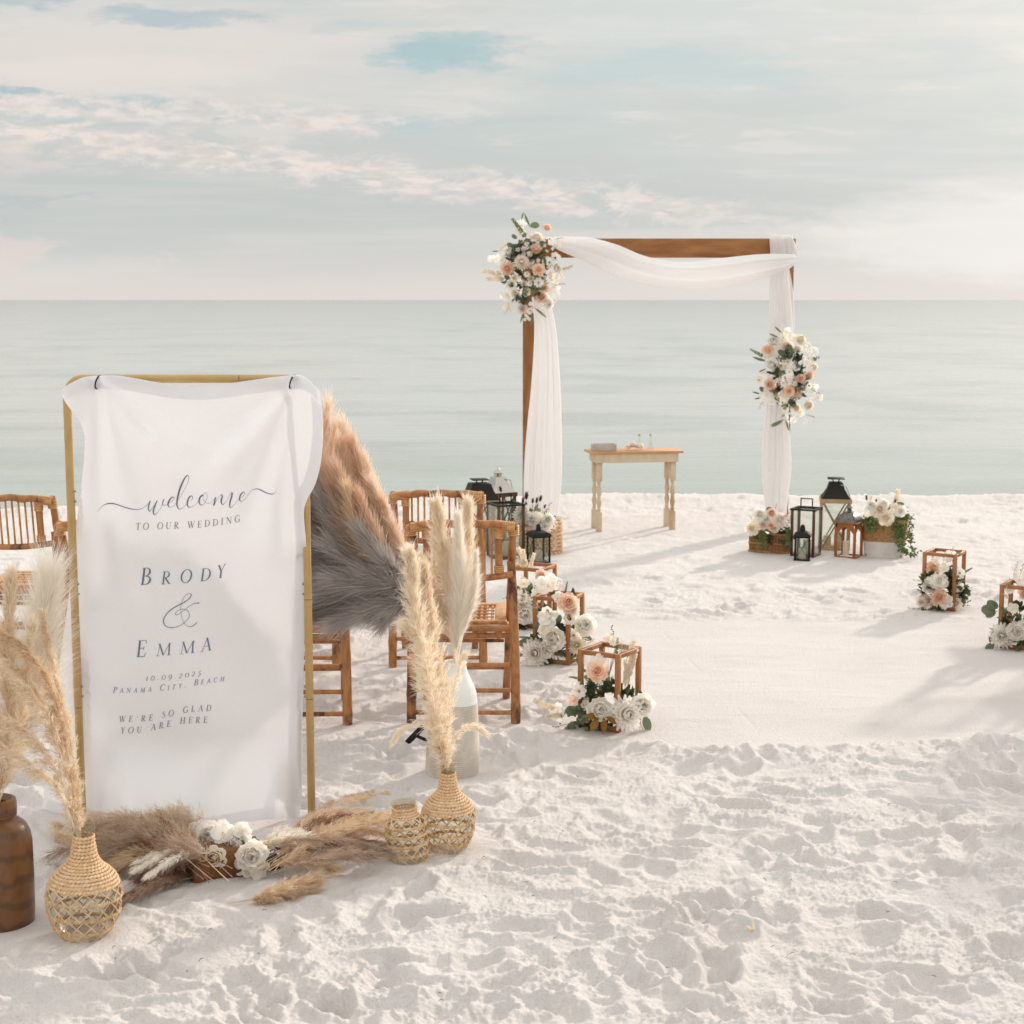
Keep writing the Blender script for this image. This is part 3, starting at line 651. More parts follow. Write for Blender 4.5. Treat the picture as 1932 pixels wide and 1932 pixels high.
def hem(i0, i1, j0, j1):
    V = np.stack([CX3[i0:i1, j0:j1], CY[i0:i1, j0:j1] + .0025, CZ3[i0:i1, j0:j1]], -1); a, c_ = V.shape[:2]
    ix = np.arange(a * c_).reshape(a, c_); F = np.stack([ix[:-1, :-1], ix[1:, :-1], ix[1:, 1:], ix[:-1, 1:]], -1).reshape(-1, 4)
    np_mesh('hem', V.reshape(-1, 3) - np.array(banner.location), F, M_CLOTH, banner)
hem(0, 8, 2, NS - 2); hem(NT_ - 8, NT_, 2, NS - 2); hem(8, NT_ - 8, NS - 8, NS)
for x, z, fy, ry in ((-1.392, 1.524, .014, .036), (-.735, 1.526, .036, .062)):
    b = MB(); b.tube([(x + .006 * math.sin(a), YP - fy + ry * math.cos(a), z + .002 + .022 * math.sin(a)) for a in np.linspace(0, 2 * math.pi, 22)[:-1]], .0027, 6, closed=True)
    b.build('tie', M_BLACK, stand, world=True)

# lettering: pen strokes laid on the cloth (photo pixels of a 1932 px wide copy -> the cloth)
def stroke_mesh(b, pts, widths, smooth=True):
    """pts in px, widths in px"""
    pts = np.array(pts, float); widths = np.array(widths, float) if hasattr(widths, '__len__') else np.full(len(pts), widths)
    if smooth and len(pts) > 2:
        n = max(12, len(pts) * 8); q = catmull(np.c_[pts, widths], n)
    else:
        n = 6; q = catmull(np.c_[pts, widths], max(n, 2)) if len(pts) == 2 else np.c_[pts, widths]
    p, w = q[:, :2], np.abs(q[:, 2]); d = np.gradient(p, axis=0); d /= np.linalg.norm(d, axis=1)[:, None] + 1e-9; nn = np.stack([-d[:, 1], d[:, 0]], 1)
    vs = []
    for i in range(len(p)):
        for s in (-.5, 0, .5):
            a = p[i] + nn[i] * w[i] * s; x, z = pxz(a[0], a[1]); yy = float(cloth_y(x, z)); k_ = yy / 5.385; vs.append((x * k_, yy - .0018, CAM_H + (z - CAM_H) * k_))
    fs = []
    for i in range(len(p) - 1):
        for k in (0, 1): fs.append((i * 3 + k, i * 3 + k + 1, (i + 1) * 3 + k + 1, (i + 1) * 3 + k))
    b.add(vs, fs)
TH, TN, SF = .115, .034, .03
def ell(cx, cy, rx, ry, a0, a1, n=14): return [(cx + rx * math.cos(R(a)), cy + ry * math.sin(R(a))) for a in np.linspace(a0, a1, n)]
def wv(n, lo, hi, ph=0): return [lo + (hi - lo) * (math.sin(math.pi * (i / (n - 1)) + ph)) ** 2 for i in range(n)]
def serif(x, y, w=.20): return ([(x - w / 2, y), (x + w / 2, y)], [SF, SF])
# glyphs: (width, [(points, widths)...]) cap height 1, y up
GL = {
 'A': (.78, [([(.39, 1.02), (.08, 0)], [TN, TN]), ([(.37, 1.02), (.70, 0)], [TH, TH]), ([(.19, .36), (.58, .36)], [SF, SF]), serif(.08, .01, .24), serif(.70, .01, .26)]),
 'B': (.62, [([(.14, 0), (.14, 1)], [TH, TH]), ([(.02, .99), (.30, .99)], [SF, SF]), ([(.02, .01), (.30, .01)], [SF, SF]), (ell(.28, .755, .24, .235, 90, -90), wv(14, TN, TH)), (ell(.28, .26, .32, .25, 90, -90), wv(14, TN, TH)), ([(.14, .52), (.30, .52)], [SF, SF])]),
 'C': (.78, [(ell(.44, .5, .38, .51, 40, 320, 18), wv(18, TN, TH)), ([(.74, .95), (.72, .72)], [SF, SF])]),
 'D': (.80, [([(.14, 0), (.14, 1)], [TH, TH]), ([(.02, .99), (.34, .99)], [SF, SF]), ([(.02, .01), (.34, .01)], [SF, SF]), (ell(.30, .5, .42, .485, 90, -90, 16), wv(16, TN, TH))]),
 'E': (.62, [([(.14, 0), (.14, 1)], [TH, TH]), ([(.02, .99), (.55, .99), (.56, .82)], [SF, SF, TN * 1.6]), ([(.14, .52), (.44, .52)], [SF, SF]), ([(.45, .63), (.43, .41)], [TN, TN]), ([(.02, .01), (.54, .01), (.60, .22)], [SF, SF * 1.6, TN])]),
 'G': (.82, [(ell(.44, .5, .38, .51, 40, 330, 18), wv(18, TN, TH)), ([(.72, .95), (.70, .74)], [SF, SF]), ([(.70, .42), (.70, .06)], [TH, TH]), serif(.68, .42, .26)]),
 'H': (.84, [([(.15, 0), (.15, 1)], [TH, TH]), ([(.68, 0), (.68, 1)], [TH, TH]), ([(.15, .52), (.68, .52)], [SF, SF]), serif(.15, .01, .26), serif(.15, .99, .26), serif(.68, .01, .26), serif(.68, .99, .26)]),
 'I': (.32, [([(.16, 0), (.16, 1)], [TH, TH]), serif(.16, .01, .28), serif(.16, .99, .28)]),
 'L': (.58, [([(.14, 0), (.14, 1)], [TH, TH]), serif(.15, .99, .28), ([(.02, .01), (.52, .01), (.57, .22)], [SF, SF * 1.6, TN])]),
 'M': (1.0, [([(.12, 0), (.18, .97)], [TN, TN]), ([(.17, .98), (.50, .02)], [TH, TH]), ([(.50, .02), (.83, .98)], [TN, TN]), ([(.83, 1), (.88, 0)], [TH, TH]), serif(.12, .01, .24), serif(.88, .01, .26), serif(.14, .99, .20), serif(.88, .99, .18)]),
 'N': (.86, [([(.14, 0), (.14, .98)], [TN, TN]), ([(.14, 1), (.72, .0)], [TH, TH]), ([(.72, .0), (.72, 1)], [TN, TN]), serif(.14, .01, .24), serif(.10, .99, .20), serif(.72, .99, .24)]),
 'O': (.84, [(ell(.42, .5, .37, .51, 90, 450, 26), [TN + (TH - TN) * abs(math.sin(math.pi * 2 * i / 25)) ** 1.2 for i in range(26)])]),
 'P': (.60, [([(.14, 0), (.14, 1)], [TH, TH]), ([(.02, .99), (.30, .99)], [SF, SF]), (ell(.28, .73, .28, .255, 90, -100), wv(14, TN, TH)), serif(.15, .01, .28)]),
 'R': (.72, [([(.14, 0), (.14, 1)], [TH, TH]), ([(.02, .99), (.30, .99)], [SF, SF]), (ell(.28, .75, .25, .24, 90, -100), wv(14, TN, TH)), ([(.26, .50), (.58, .06), (.74, .0)], [TH, TH, SF]), serif(.15, .01, .28)]),
 'S': (.52, [([(.44, .82), (.40, .95), (.26, 1.0), (.11, .92), (.09, .76), (.22, .60), (.38, .46), (.45, .28), (.38, .08), (.22, .0), (.08, .07), (.05, .22)], [TN, TN, TN, .07, TH, TH, TH, .09, .06, TN, TN, TN])]),
 'T': (.66, [([(.33, 0), (.33, 1)], [TH, TH]), ([(.02, .84), (.05, .99), (.61, .99), (.64, .84)], [TN, SF * 1.4, SF * 1.4, TN]), serif(.33, .01, .28)]),
 'U': (.80, [([(.15, 1), (.15, .36), (.24, .08), (.42, -.01), (.58, .08), (.66, .34), (.66, 1)], [TH, TH, .09, .05, TN, TN, TN]), serif(.14, .99, .26), serif(.66, .99, .22)]),
 'W': (1.08, [([(.10, 1), (.36, 0)], [TH, TH]), ([(.36, 0), (.58, 1)], [TN, TN]), ([(.50, 1), (.76, 0)], [TH, TH]), ([(.76, 0), (1.02, 1)], [TN, TN]), serif(.08, .99, .22), serif(.52, .99, .22), serif(1.02, .99, .20)]),
 'Y': (.70, [([(.08, 1), (.36, .48)], [TH, TH]), ([(.66, 1), (.36, .48)], [TN, TN]), ([(.36, .50), (.36, 0)], [TH, TH]), serif(.08, .99, .24), serif(.66, .99, .20), serif(.36, .01, .26)]),
 '1': (.34, [([(.17, 0), (.17, .68)], [TH * .8, TH * .8]), ([(.17, .68), (.06, .60)], [TN, TN]), serif(.17, .01, .26)]),
 '0': (.62, [(ell(.31, .34, .27, .35, 90, 450, 22), [TN + .05 * abs(math.sin(math.pi * 2 * i / 21)) for i in range(22)])]),
 '2': (.52, [([(.06, .52), (.12, .66), (.28, .70), (.42, .58), (.38, .38), (.20, .18), (.04, .02)], [TN, .05, .05, TH * .8, .08, .05, TN]), ([(.04, .02), (.48, .02)], [TH * .7, TN])]),
 '5': (.50, [([(.14, .66), (.10, .38)], [TN, TN]), ([(.14, .66), (.46, .72)], [.06, .04]), ([(.10, .38), (.28, .40), (.42, .26), (.36, .02), (.18, -.16), (.02, -.22)], [TN, .06, TH * .8, .08, .05, TN])]),
 '9': (.56, [(ell(.28, .42, .23, .27, 0, 360, 20), [TN + .05 * abs(math.sin(math.pi * 2 * (i / 19) + 1.5)) for i in range(20)]), ([(.51, .42), (.46, .12), (.30, -.12), (.08, -.26)], [TH * .8, .08, .05, TN])]),
 '.': (.22, [([(.08, .02), (.11, .09)], [.09, .09])]),
 ',': (.22, [([(.10, .07), (.10, -.02), (.04, -.12)], [.10, .07, TN])]),
 "'": (.30, [([(.02, .78), (.24, .86)], [TN, TN * 1.6])]),
}
def letters(name, spec, m, shear=.16, bold=1.0):
    """spec: list of (char, x_px, y_px baseline, cap_height_px [, width scale])"""
    b = MB(); single = name == 'letter'
    for sp_ in spec:
        if single: b = MB()
        ch, x, y, h = sp_[:4]; ws = sp_[4] if len(sp_) > 4 else 1.0; rise = sp_[5] if len(sp_) > 5 else 0.0
        for pts, wd in GL[ch][1]:
            q = [(x + (px_ * ws + shear * py_) * h, y - py_ * h - rise * px_ * h) for px_, py_ in pts]
            stroke_mesh(b, q, [max(w * h * bold, .55) for w in wd], smooth=len(q) > 3)
        if single: b.build(name, m, banner, world=True, smooth=False)
    if not single: o = b.build(name, m, banner, world=True, smooth=False); o['kind'] = 'stuff'
def along(text, base, h, big=(), hb=None, rise=.1, sc_w=1.0):
    """spread text along a baseline polyline [(x,y)...] to fill it exactly"""
    bx = [p[0] for p in base]; by = [p[1] for p in base]
    adv = [(.42 if c == ' ' else GL[c][0]) * ((hb if (i in big) else h)) for i, c in enumerate(text)]
    tot = bx[-1] - bx[0]; gap = (tot - sum(adv)) / (len(text) - 1); x = bx[0]; out = []
    for i, c in enumerate(text):
        if c != ' ': out.append((c, x, float(np.interp(x, bx, by)), hb if i in big else h, 1.0, rise))
        x += adv[i] + gap
    return out
k1 = lambda L: [(x * .3418, 660.4 + .3418 * y) for x, y in L]
k2 = lambda L: [(x * .3418, 1226.4 + .3418 * y) for x, y in L]
letters('heading_line', along('TO OUR WEDDING', k1([(750, 993), (940, 988), (1100, 980), (1200, 968), (1325, 945)]), 12.6), M_INK2, .06, 1.15)
kc = lambda x, y: ((540 + x * .21739) / 2.12017, (2230 + y * .21739) / 2.12017)
def nm(ch, x, y, h, ws=1.0, rise=.06): p = kc(x, y); return (ch, p[0], p[1], h * .21739 / 2.12017, ws, rise)
letters('letter', [nm('B', 98, 505, 310, .92), nm('R', 485, 492, 232, 1.0), nm('O', 830, 470, 236, 1.03, .1), nm('D', 1200, 440, 232, 1.0, .14), nm('Y', 1500, 388, 240, .82, .2)], M_INK, .13)
letters('letter', [nm('E', 20, 1830, 300, .95), nm('M', 385, 1812, 222, 1.22, .09), nm('M', 820, 1778, 222, 1.22, .12), nm('A', 1215, 1733, 240, .98, .16)], M_INK, .12)
kd = lambda L: [((430 + x * .2588) / 2.12017, (2660 + y * .2588) / 2.12017) for x, y in L]
letters('date_line', along('10.09.2025', kd([(590, 243), (800, 228), (1000, 212), (1150, 198), (1300, 172), (1440, 158)]), 11.6, rise=.1), M_INK2, .2, 1.2)
letters('place_line', along('PANAMA CITY, BEACH', kd([(85, 430), (480, 425), (750, 400), (920, 388), (1090, 358), (1240, 335), (1350, 312), (1500, 285), (1660, 262), (1800, 245)]), 8.4, (0, 7, 13), 11.2, rise=.1), M_INK2, .2, 1.25)
letters('greeting_line', along("WE'RE SO GLAD", kd([(175, 882), (430, 878), (600, 866), (750, 846), (850, 812), (1030, 776), (1130, 742), (1300, 722), (1600, 708)]), 11.4, rise=.08), M_INK2, .14, 1.2)
letters('greeting_line', along('YOU ARE HERE', kd([(200, 1058), (430, 1052), (590, 1036), (660, 1008), (850, 970), (970, 940), (1060, 912), (1250, 898), (1540, 894)]), 11.6, rise=.08), M_INK2, .14, 1.2)
# the pen-written word and the ampersand
kw = lambda L: [((380 + x * .38302) / 2.12017, (1880 + y * .38302) / 2.12017) for x, y in L]
b = MB()
for pts, w in [
  ([(25, 440), (55, 400), (100, 362), (165, 348), (230, 360), (310, 388), (400, 409), (470, 408), (530, 378), (575, 328)], [.4, .6, 1.2, 2.2, 1.8, 1.8, 1.4, .9, .6, .5]),
  ([(578, 322), (562, 370), (560, 410), (575, 430), (600, 395), (640, 340), (650, 318)], [2.2, 2.4, 2.0, 1.2, .6, .6, 1.2]),
  ([(650, 318), (628, 370), (610, 430), (622, 466), (655, 440), (690, 390), (722, 305)], [1.4, 2.8, 2.8, 1.6, .6, .6, 1.4]),
  ([(722, 305), (708, 340), (715, 368), (745, 365), (775, 345), (812, 318), (828, 295), (812, 282), (785, 305), (765, 345), (768, 378), (795, 388), (830, 368), (862, 320)], [2.0, 1.8, .8, .6, .6, .6, .7, 1.6, 2.6, 2.8, 1.6, .6, .5, .5]),
  ([(862, 320), (905, 255), (955, 165), (982, 95), (972, 56), (945, 75), (910, 140), (880, 220), (860, 310), (858, 375), (882, 407), (920, 392), (965, 345)], [.5, .5, .5, .7, 1.2, 2.2, 3.2, 3.2, 3.0, 2.4, 1.2, .6, .5]),
  ([(1003, 322), (1020, 295), (1010, 270), (985, 285), (968, 325), (966, 370), (990, 390), (1035, 372), (1090, 322)], [.8, .8, 1.4, 2.6, 2.9, 2.2, 1.0, .5, .5]),
  ([(1128, 258), (1098, 285), (1088, 330), (1105, 366), (1140, 350), (1168, 300), (1172, 250), (1150, 240), (1130, 275), (1140, 325), (1175, 350), (1215, 335), (1262, 285)], [2.6, 2.9, 2.6, 1.4, .6, .6, .6, .6, .5, .5, .5, .5, .5]),
  ([(1262, 285), (1250, 330), (1240, 372), (1275, 310), (1318, 258), (1330, 275), (1318, 325), (1335, 360), (1375, 320), (1420, 240), (1436, 235)], [2.2, 2.6, 1.4, .5, .8, 2.4, 2.8, 1.4, .5, .6, 1.2]),
  ([(1436, 235), (1425, 290), (1408, 350), (1415, 393), (1455, 360), (1500, 310), (1540, 278), (1565, 245), (1550, 230), (1522, 260), (1510, 305), (1530, 328), (1570, 300), (1610, 240), (1650, 205)], [2.4, 2.9, 2.6, 1.2, .5, .5, .5, .6, 1.4, 2.6, 2.2, .9, .5, .5, .6]),
  ([(1650, 205), (1690, 196), (1735, 210), (1790, 238), (1845, 252), (1875, 240), (1897, 216)], [.6, 1.3, 1.9, 1.9, 1.3, .7, .4])]:
    stroke_mesh(b, kw(pts), w)
o = b.build('welcome_word', M_INK, banner, world=True, smooth=False); o['kind'] = 'stuff'
b = MB()
L_ = [(1145, 1190), (1080, 1250), (1000, 1268), (920, 1220), (870, 1120), (845, 980), (858, 830), (920, 710), (1000, 664), (1036, 690), (1000, 755), (880, 840), (720, 920), (590, 1030), (525, 1160), (570, 1260), (690, 1288), (830, 1250), (950, 1160), (1005, 1060), (960, 970), (870, 948), (780, 985), (745, 1040), (790, 1050), (900, 975), (1020, 885), (1110, 840), (1185, 838)]
W_ = [1.0, 1.2, 1.0, .6, .6, .6, .7, .7, .9, 1.5, 1.4, 1.6, 1.8, 1.6, 1.8, 1.5, 1.2, .9, .9, .9, .9, .8, .8, 1.0, .8, .7, .8, 1.2, 1.9]
stroke_mesh(b, [kc(*p) for p in L_], W_); b.build('ampersand', M_INK, banner, world=True, smooth=False)

# ------------------------------------------------------------------ vases
def prof_i(pr, H, Rm, n):
    z = np.array([p[0] for p in pr]); r_ = np.array([p[1] for p in pr]); t = np.linspace(0, 1, n); 
    q = catmull(np.c_[z, r_], n * 3); zz = np.linspace(z[0], z[-1], n); return [(float(np.interp(a, q[:, 0], q[:, 1])) * Rm, float(a) * H) for a in zz]
DEMI = [(0, .50), (.04, .62), (.10, .76), (.2, .90), (.3, .975), (.42, 1.0), (.5, .965), (.57, .88), (.63, .72), (.69, .50), (.76, .37), (.85, .31), (.93, .275), (1.0, .275)]
JAR = [(0, .78), (.04, .88), (.15, .96), (.4, 1.0), (.6, .99), (.72, .90), (.78, .70), (.82, .60), (.9, .59), (1.0, .60)]
def woven_bottle(name, label, loc, H, Rm, pr, collar, rings, tilt=0.0, seed=1, group=None, nst=15, cw=.011):
    root = thing(name, label, 'vase', loc, seed * 1.1, group); r = random.Random(seed); root.rotation_euler = (tilt * .5, tilt, seed * 1.1)
    rad = lambda z: float(np.interp(z, [p[1] for p in PR], [p[0] for p in PR]))
    PR = prof_i(pr, H, Rm, 60)
    b = MB(); b.lathe([(q * .955, z) for q, z in PR] + [(PR[-1][0] * 1.12, H), (PR[-1][0] * 1.14, H * 1.02), (PR[-1][0] * 1.02, H * 1.028), (PR[-1][0] * .84, H * 1.01), (PR[-1][0] * .80, H * .9)], 40, cap='bottom'); b.build('glass_body', M_GLASSD, root)
    b = MB(); z = collar[0] * H; row = 0
    while z < collar[1] * H:
        q = rad(z) * .985; n = max(10, int(2 * math.pi * q / cw)); sl_ = (rad(z + .004) - rad(z - .004)) / .008
        step = .0105 / math.sqrt(1 + sl_ * sl_)
        for k in range(n):
            a = 2 * math.pi * (k + .5 * (row % 2)) / n; c = Vector((q * math.cos(a), q * math.sin(a), z)); tng = Vector((-math.sin(a), math.cos(a), 0))
            up = Vector((sl_ * math.cos(a), sl_ * math.sin(a), 1)).normalized(); no = tng.cross(up).normalized()
            d = (tng * .85 + up * (.42 if row % 2 else .42)).normalized(); w_ = no.cross(d).normalized()
            j = 1 + r.uniform(-.1, .1); b.blob(c, (cw * .72 * j, cw * .46 * j, .0036), 0, 6, 4, Matrix((d, w_, no)).transposed())
        z += max(step, .003); row += 1
    o = b.build('woven_collar', M_WEAVE, root); o['kind'] = 'stuff'
    for i, zr in enumerate(rings):
        q = rad(zr * H) + .001; n = 140
        for ph in (0, math.pi):
            b = MB() if ph == 0 else b
            b.tube([((q + .0028 * math.cos(40 * a + ph)) * math.cos(a), (q + .0028 * math.cos(40 * a + ph)) * math.sin(a), zr * H + .0036 * math.sin(40 * a + ph)) for a in np.linspace(0, 2 * math.pi, n * 2)[:-1]], .0022, 5, closed=True)
        b.build('braided_ring', M_STRIP, root)
    b = MB()
    zs = sorted(list(rings)); zs = [.015] + [x for x in zs if x > .02]; zs = zs if zs[-1] >= collar[0] - .001 else zs + [collar[0]]
    for i in range(len(zs) - 1):
        z0, z1 = zs[i] * H, zs[i + 1] * H
        for dr in (1, -1):
            for k in range(nst):
                a0 = 2 * math.pi * (k + .25 * (i % 2)) / nst + r.uniform(-.02, .02); vs = []; fs = []; m = 5
                for s in range(m + 1):
                    f = s / m; zz = z0 + (z1 - z0) * f; a = a0 + dr * f * 2 * math.pi / nst * 1.0; q = rad(zz) + (.0012 if dr > 0 else .0026); wd = .0022 / q
                    for e, th in ((-1, 0), (1, 0), (1, .0014), (-1, .0014)): vs.append(((q + th) * math.cos(a + e * wd), (q + th) * math.sin(a + e * wd), zz))
                for s in range(m):
                    for e in range(4): fs.append((s * 4 + e, s * 4 + (e + 1) % 4, (s + 1) * 4 + (e + 1) % 4, (s + 1) * 4 + e))
                b.add(vs, fs)
    o = b.build('rattan_lattice', M_STRIP, root); o['kind'] = 'stuff'
    return root
woven_bottle('demijohn', 'large woven demijohn in front of the cloth, open cane lattice over grey glass', (*POS['bottle_l'], -.004), .315, .104, DEMI, (.52, .965), (.012, .12, .26, .40), 0.03, 1, 'woven glass bottles on the sand')
woven_bottle('demijohn', 'smaller woven demijohn beside the ribbed white vase, pampas rising from its neck', (*POS['bottle_r'], -.004), .285, .0875, DEMI, (.52, .965), (.012, .14, .27, .40), -.03, 2, 'woven glass bottles on the sand', 14)
woven_bottle('woven_jar', 'short empty jar wrapped in cane lattice, leaning against the smaller demijohn', (*POS['jar'], -.004), .195, .066, JAR, (.78, .965), (.015, .17, .33, .49, .64), .07, 3, 'woven glass bottles on the sand', 12, .010)
# dark wood bottle
root = thing('wooden_vase', 'dark polished wooden bottle vase at the left edge, holding tall pampas', 'vase', (*POS['wood'], -.01), .4)
b = MB(); b.lathe([(.085, 0), (.093, .01), (.096, .05), (.097, .15), (.096, .25), (.092, .28), (.080, .305), (.062, .32), (.052, .326), (.050, .332)], 48, cap='bottom'); b.build('vase_body', M_DARKW, root)
b = MB(); b.lathe([(.050, .328), (.056, .334), (.057, .37), (.054, .382), (.046, .386), (.040, .378), (.036, .372), (.030, .371), (.027, .33)], 40, cap='bottom'); b.build('vase_neck', M_DARKW, root)
# ribbed white vase
root = thing('ribbed_vase', 'tall white ceramic bottle vase, glazed shoulder over fine beige ribs', 'vase', (*POS['vase'], -.008), 0); root.rotation_euler = (0, .035, 0)
H = .445; pr = []
for i in range(300):
    z = i / 299; q = float(np.interp(z, [0, .02, .1, .3, .5, .66, .74, .80, .86, .92, .97, 1.0], [.098, .103, .103, .1, .094, .088, .083, .074, .060, .047, .041, .043]))
    if z < .80: q += .0008 * math.sin(z * H / .0076 * 2 * math.pi) * (1 - sst(np.array(z), .66, .80))
    pr.append((float(q), z * H))
pr += [(.041, H * 1.004), (.036, H), (.033, H * .93)]
b = MB(); b.lathe(pr, 56, mif=lambda z: 0 if z < .655 * H else 1, cap='bottom'); b.build('vase_body', [M_WMATTE, M_WGLAZE], root, smooth='auto')

# ------------------------------------------------------------------ pampas in the vases
def pp(x, y, Y): return tuple(P(x, y, Y))
nl = (POS['bottle_l'][0], POS['bottle_l'][1], .30)
q = P(151, 1556, 4.34); nl = (q.x, 4.34, .27)
bundle('pampas_bunch', 'arching natural pampas stems in the large demijohn, bending left over the wooden vase', 'pampas', nl, [
    dict(pts=[nl, pp(120, 1440, 4.38), pp(75, 1330, 4.36), pp(5, 1262, 4.34), pp(-70, 1250, 4.3)], n=4640, L=0.085, w=0.0021, clump=210, m=F_TAN, grav=.5, t0=.04, spread=0.43),
    dict(pts=[nl, pp(115, 1470, 4.36), pp(55, 1385, 4.33), pp(-20, 1345, 4.3), pp(-90, 1345, 4.28)], n=4640, L=0.085, w=0.0021, clump=210, m=F_TAN, grav=.5, t0=.04, spread=0.43),
    dict(pts=[nl, pp(128, 1420, 4.40), pp(98, 1300, 4.4), pp(50, 1225, 4.38), pp(0, 1190, 4.36)], n=4640, L=0.085, w=0.0021, clump=210, m=F_BEIGE, grav=.5, t0=.04, spread=0.43),
    dict(pts=[nl, pp(140, 1440, 4.43), pp(118, 1330, 4.44), pp(95, 1230, 4.46), pp(80, 1160, 4.46)], n=4350, L=0.080, w=0.0021, clump=196, m=F_TAN, grav=.4, t0=.05, spread=0.40),
    dict(pts=[nl, pp(134, 1460, 4.42), pp(104, 1370, 4.42), pp(60, 1290, 4.42), pp(20, 1250, 4.4)], n=3770, L=0.070, w=0.0021, clump=182, m=F_CREAM, grav=.4, t0=.05, spread=0.36),
    dict(pts=[nl, pp(110, 1490, 4.33), pp(55, 1440, 4.3), pp(0, 1405, 4.28), pp(-40, 1400, 4.26)], n=2900, L=0.070, w=0.0020, clump=154, m=F_TAN, grav=.5, t0=.08, spread=0.43),
])
nw = (POS['wood'][0], POS['wood'][1], .34)
bundle('pampas_bunch', 'upright cream and white pampas heads standing in the dark wooden vase', 'pampas', nw, [
    dict(pts=[nw, pp(14, 1400, 4.45), pp(14, 1240, 4.46), pp(18, 1105, 4.48)], n=6090, L=0.128, w=0.0021, clump=280, m=F_TAN, grav=.15, t0=.08, spread=0.48),
    dict(pts=[nw, pp(-20, 1400, 4.45), pp(-30, 1250, 4.46), pp(-40, 1140, 4.48)], n=4350, L=0.120, w=0.0021, clump=210, m=F_TAN, grav=.15, t0=.12, spread=0.48),
    dict(pts=[nw, pp(34, 1400, 4.50), pp(66, 1260, 4.54), pp(92, 1100, 4.58)], n=11000, L=.17, w=.0013, m=F_WHITE, grav=.05, t0=.25, tip=.7, spread=0.85, curl=.12),
    dict(pts=[nw, pp(28, 1420, 4.42), pp(48, 1290, 4.42), pp(60, 1180, 4.42)], n=3770, L=0.090, w=0.0021, clump=182, m=F_CREAM, grav=.2, t0=.15, spread=0.48),
])
nv = (POS['vase'][0] + .016, POS['vase'][1], .40)
bundle('pampas_bunch', 'tall fluffy cream and white pampas standing in the ribbed white vase', 'pampas', nv, [
    dict(pts=[nv, pp(853, 1140, 5.93), pp(838, 1050, 5.94), pp(826, 968, 5.95)], n=7540, L=0.128, w=0.0023, clump=322, m=F_CREAM, grav=.12, t0=.22, spread=0.53, tip=.5),
    dict(pts=[nv, pp(872, 1140, 5.99), pp(880, 1050, 6.0), pp(882, 965, 6.0)], n=6670, L=0.112, w=0.0023, clump=280, m=F_CREAM, grav=.12, t0=.25, spread=0.48, tip=.5),
    dict(pts=[nv, pp(862, 1190, 5.91), pp(866, 1100, 5.9), pp(864, 985, 5.9)], n=9500, L=.145, w=.0014, m=F_WHITE, grav=.04, t0=.18, spread=0.59, curl=.1),
    dict(pts=[nv, pp(850, 1200, 5.93), pp(826, 1130, 5.93), pp(800, 1060, 5.93)], n=4930, L=0.120, w=0.0022, clump=224, m=F_TAN, grav=.25, t0=.25, spread=0.53),
    dict(pts=[nv, pp(875, 1190, 5.92), pp(892, 1120, 5.92), pp(898, 1050, 5.92)], n=3800, L=.10, w=.0014, m=F_WHITE, grav=.1, t0=.3, spread=0.53, curl=.12),
])
q = P(843, 1446, 5.08); nr = (q.x, 5.08, .245)
bundle('pampas_bunch', 'long natural pampas leaning left out of the smaller demijohn, wisps curling aside', 'pampas', nr, [
    dict(pts=[nr, pp(826, 1360, 5.06), pp(798, 1220, 5.05), pp(782, 1120, 5.04), pp(774, 1055, 5.04)], n=9048, L=0.115, w=0.0021, clump=322, m=F_CREAM, grav=.22, t0=.03, spread=0.59, tip=.4),
    dict(pts=[nr, pp(838, 1350, 5.1), pp(822, 1230, 5.12), pp(808, 1140, 5.12), pp(800, 1080, 5.12)], n=7656, L=0.11, w=0.0021, clump=280, m=F_TAN, grav=.22, t0=.05, spread=0.57, tip=.4),
    dict(pts=[nr, pp(830, 1380, 5.02), pp(812, 1300, 5.01), pp(795, 1215, 5.0), pp(772, 1180, 5.0)], n=4568, L=0.110, w=0.0021, clump=210, m=F_CREAM, grav=.4, t0=.08, spread=0.66),
    dict(pts=[nr, pp(845, 1400, 5.06), pp(852, 1330, 5.05), pp(866, 1260, 5.05), pp(876, 1235, 5.05)], n=900, L=0.065, w=0.0019, clump=84, m=F_CREAM, grav=.2, t0=.3, spread=0.48),
    dict(pts=[nr, pp(852, 1410, 5.03), pp(868, 1380, 5.02), pp(890, 1370, 5.01), pp(912, 1378, 5.0)], n=900, L=0.055, w=0.0018, clump=84, m=F_CREAM, grav=.3, t0=.3, spread=0.38),
    dict(pts=[nr, pp(828, 1400, 5.02), pp(800, 1368, 5.0), pp(770, 1370, 5.0), pp(748, 1388, 5.0)], n=700, L=0.055, w=0.0018, clump=70, m=F_CREAM, grav=.3, t0=.35, spread=0.38),
])
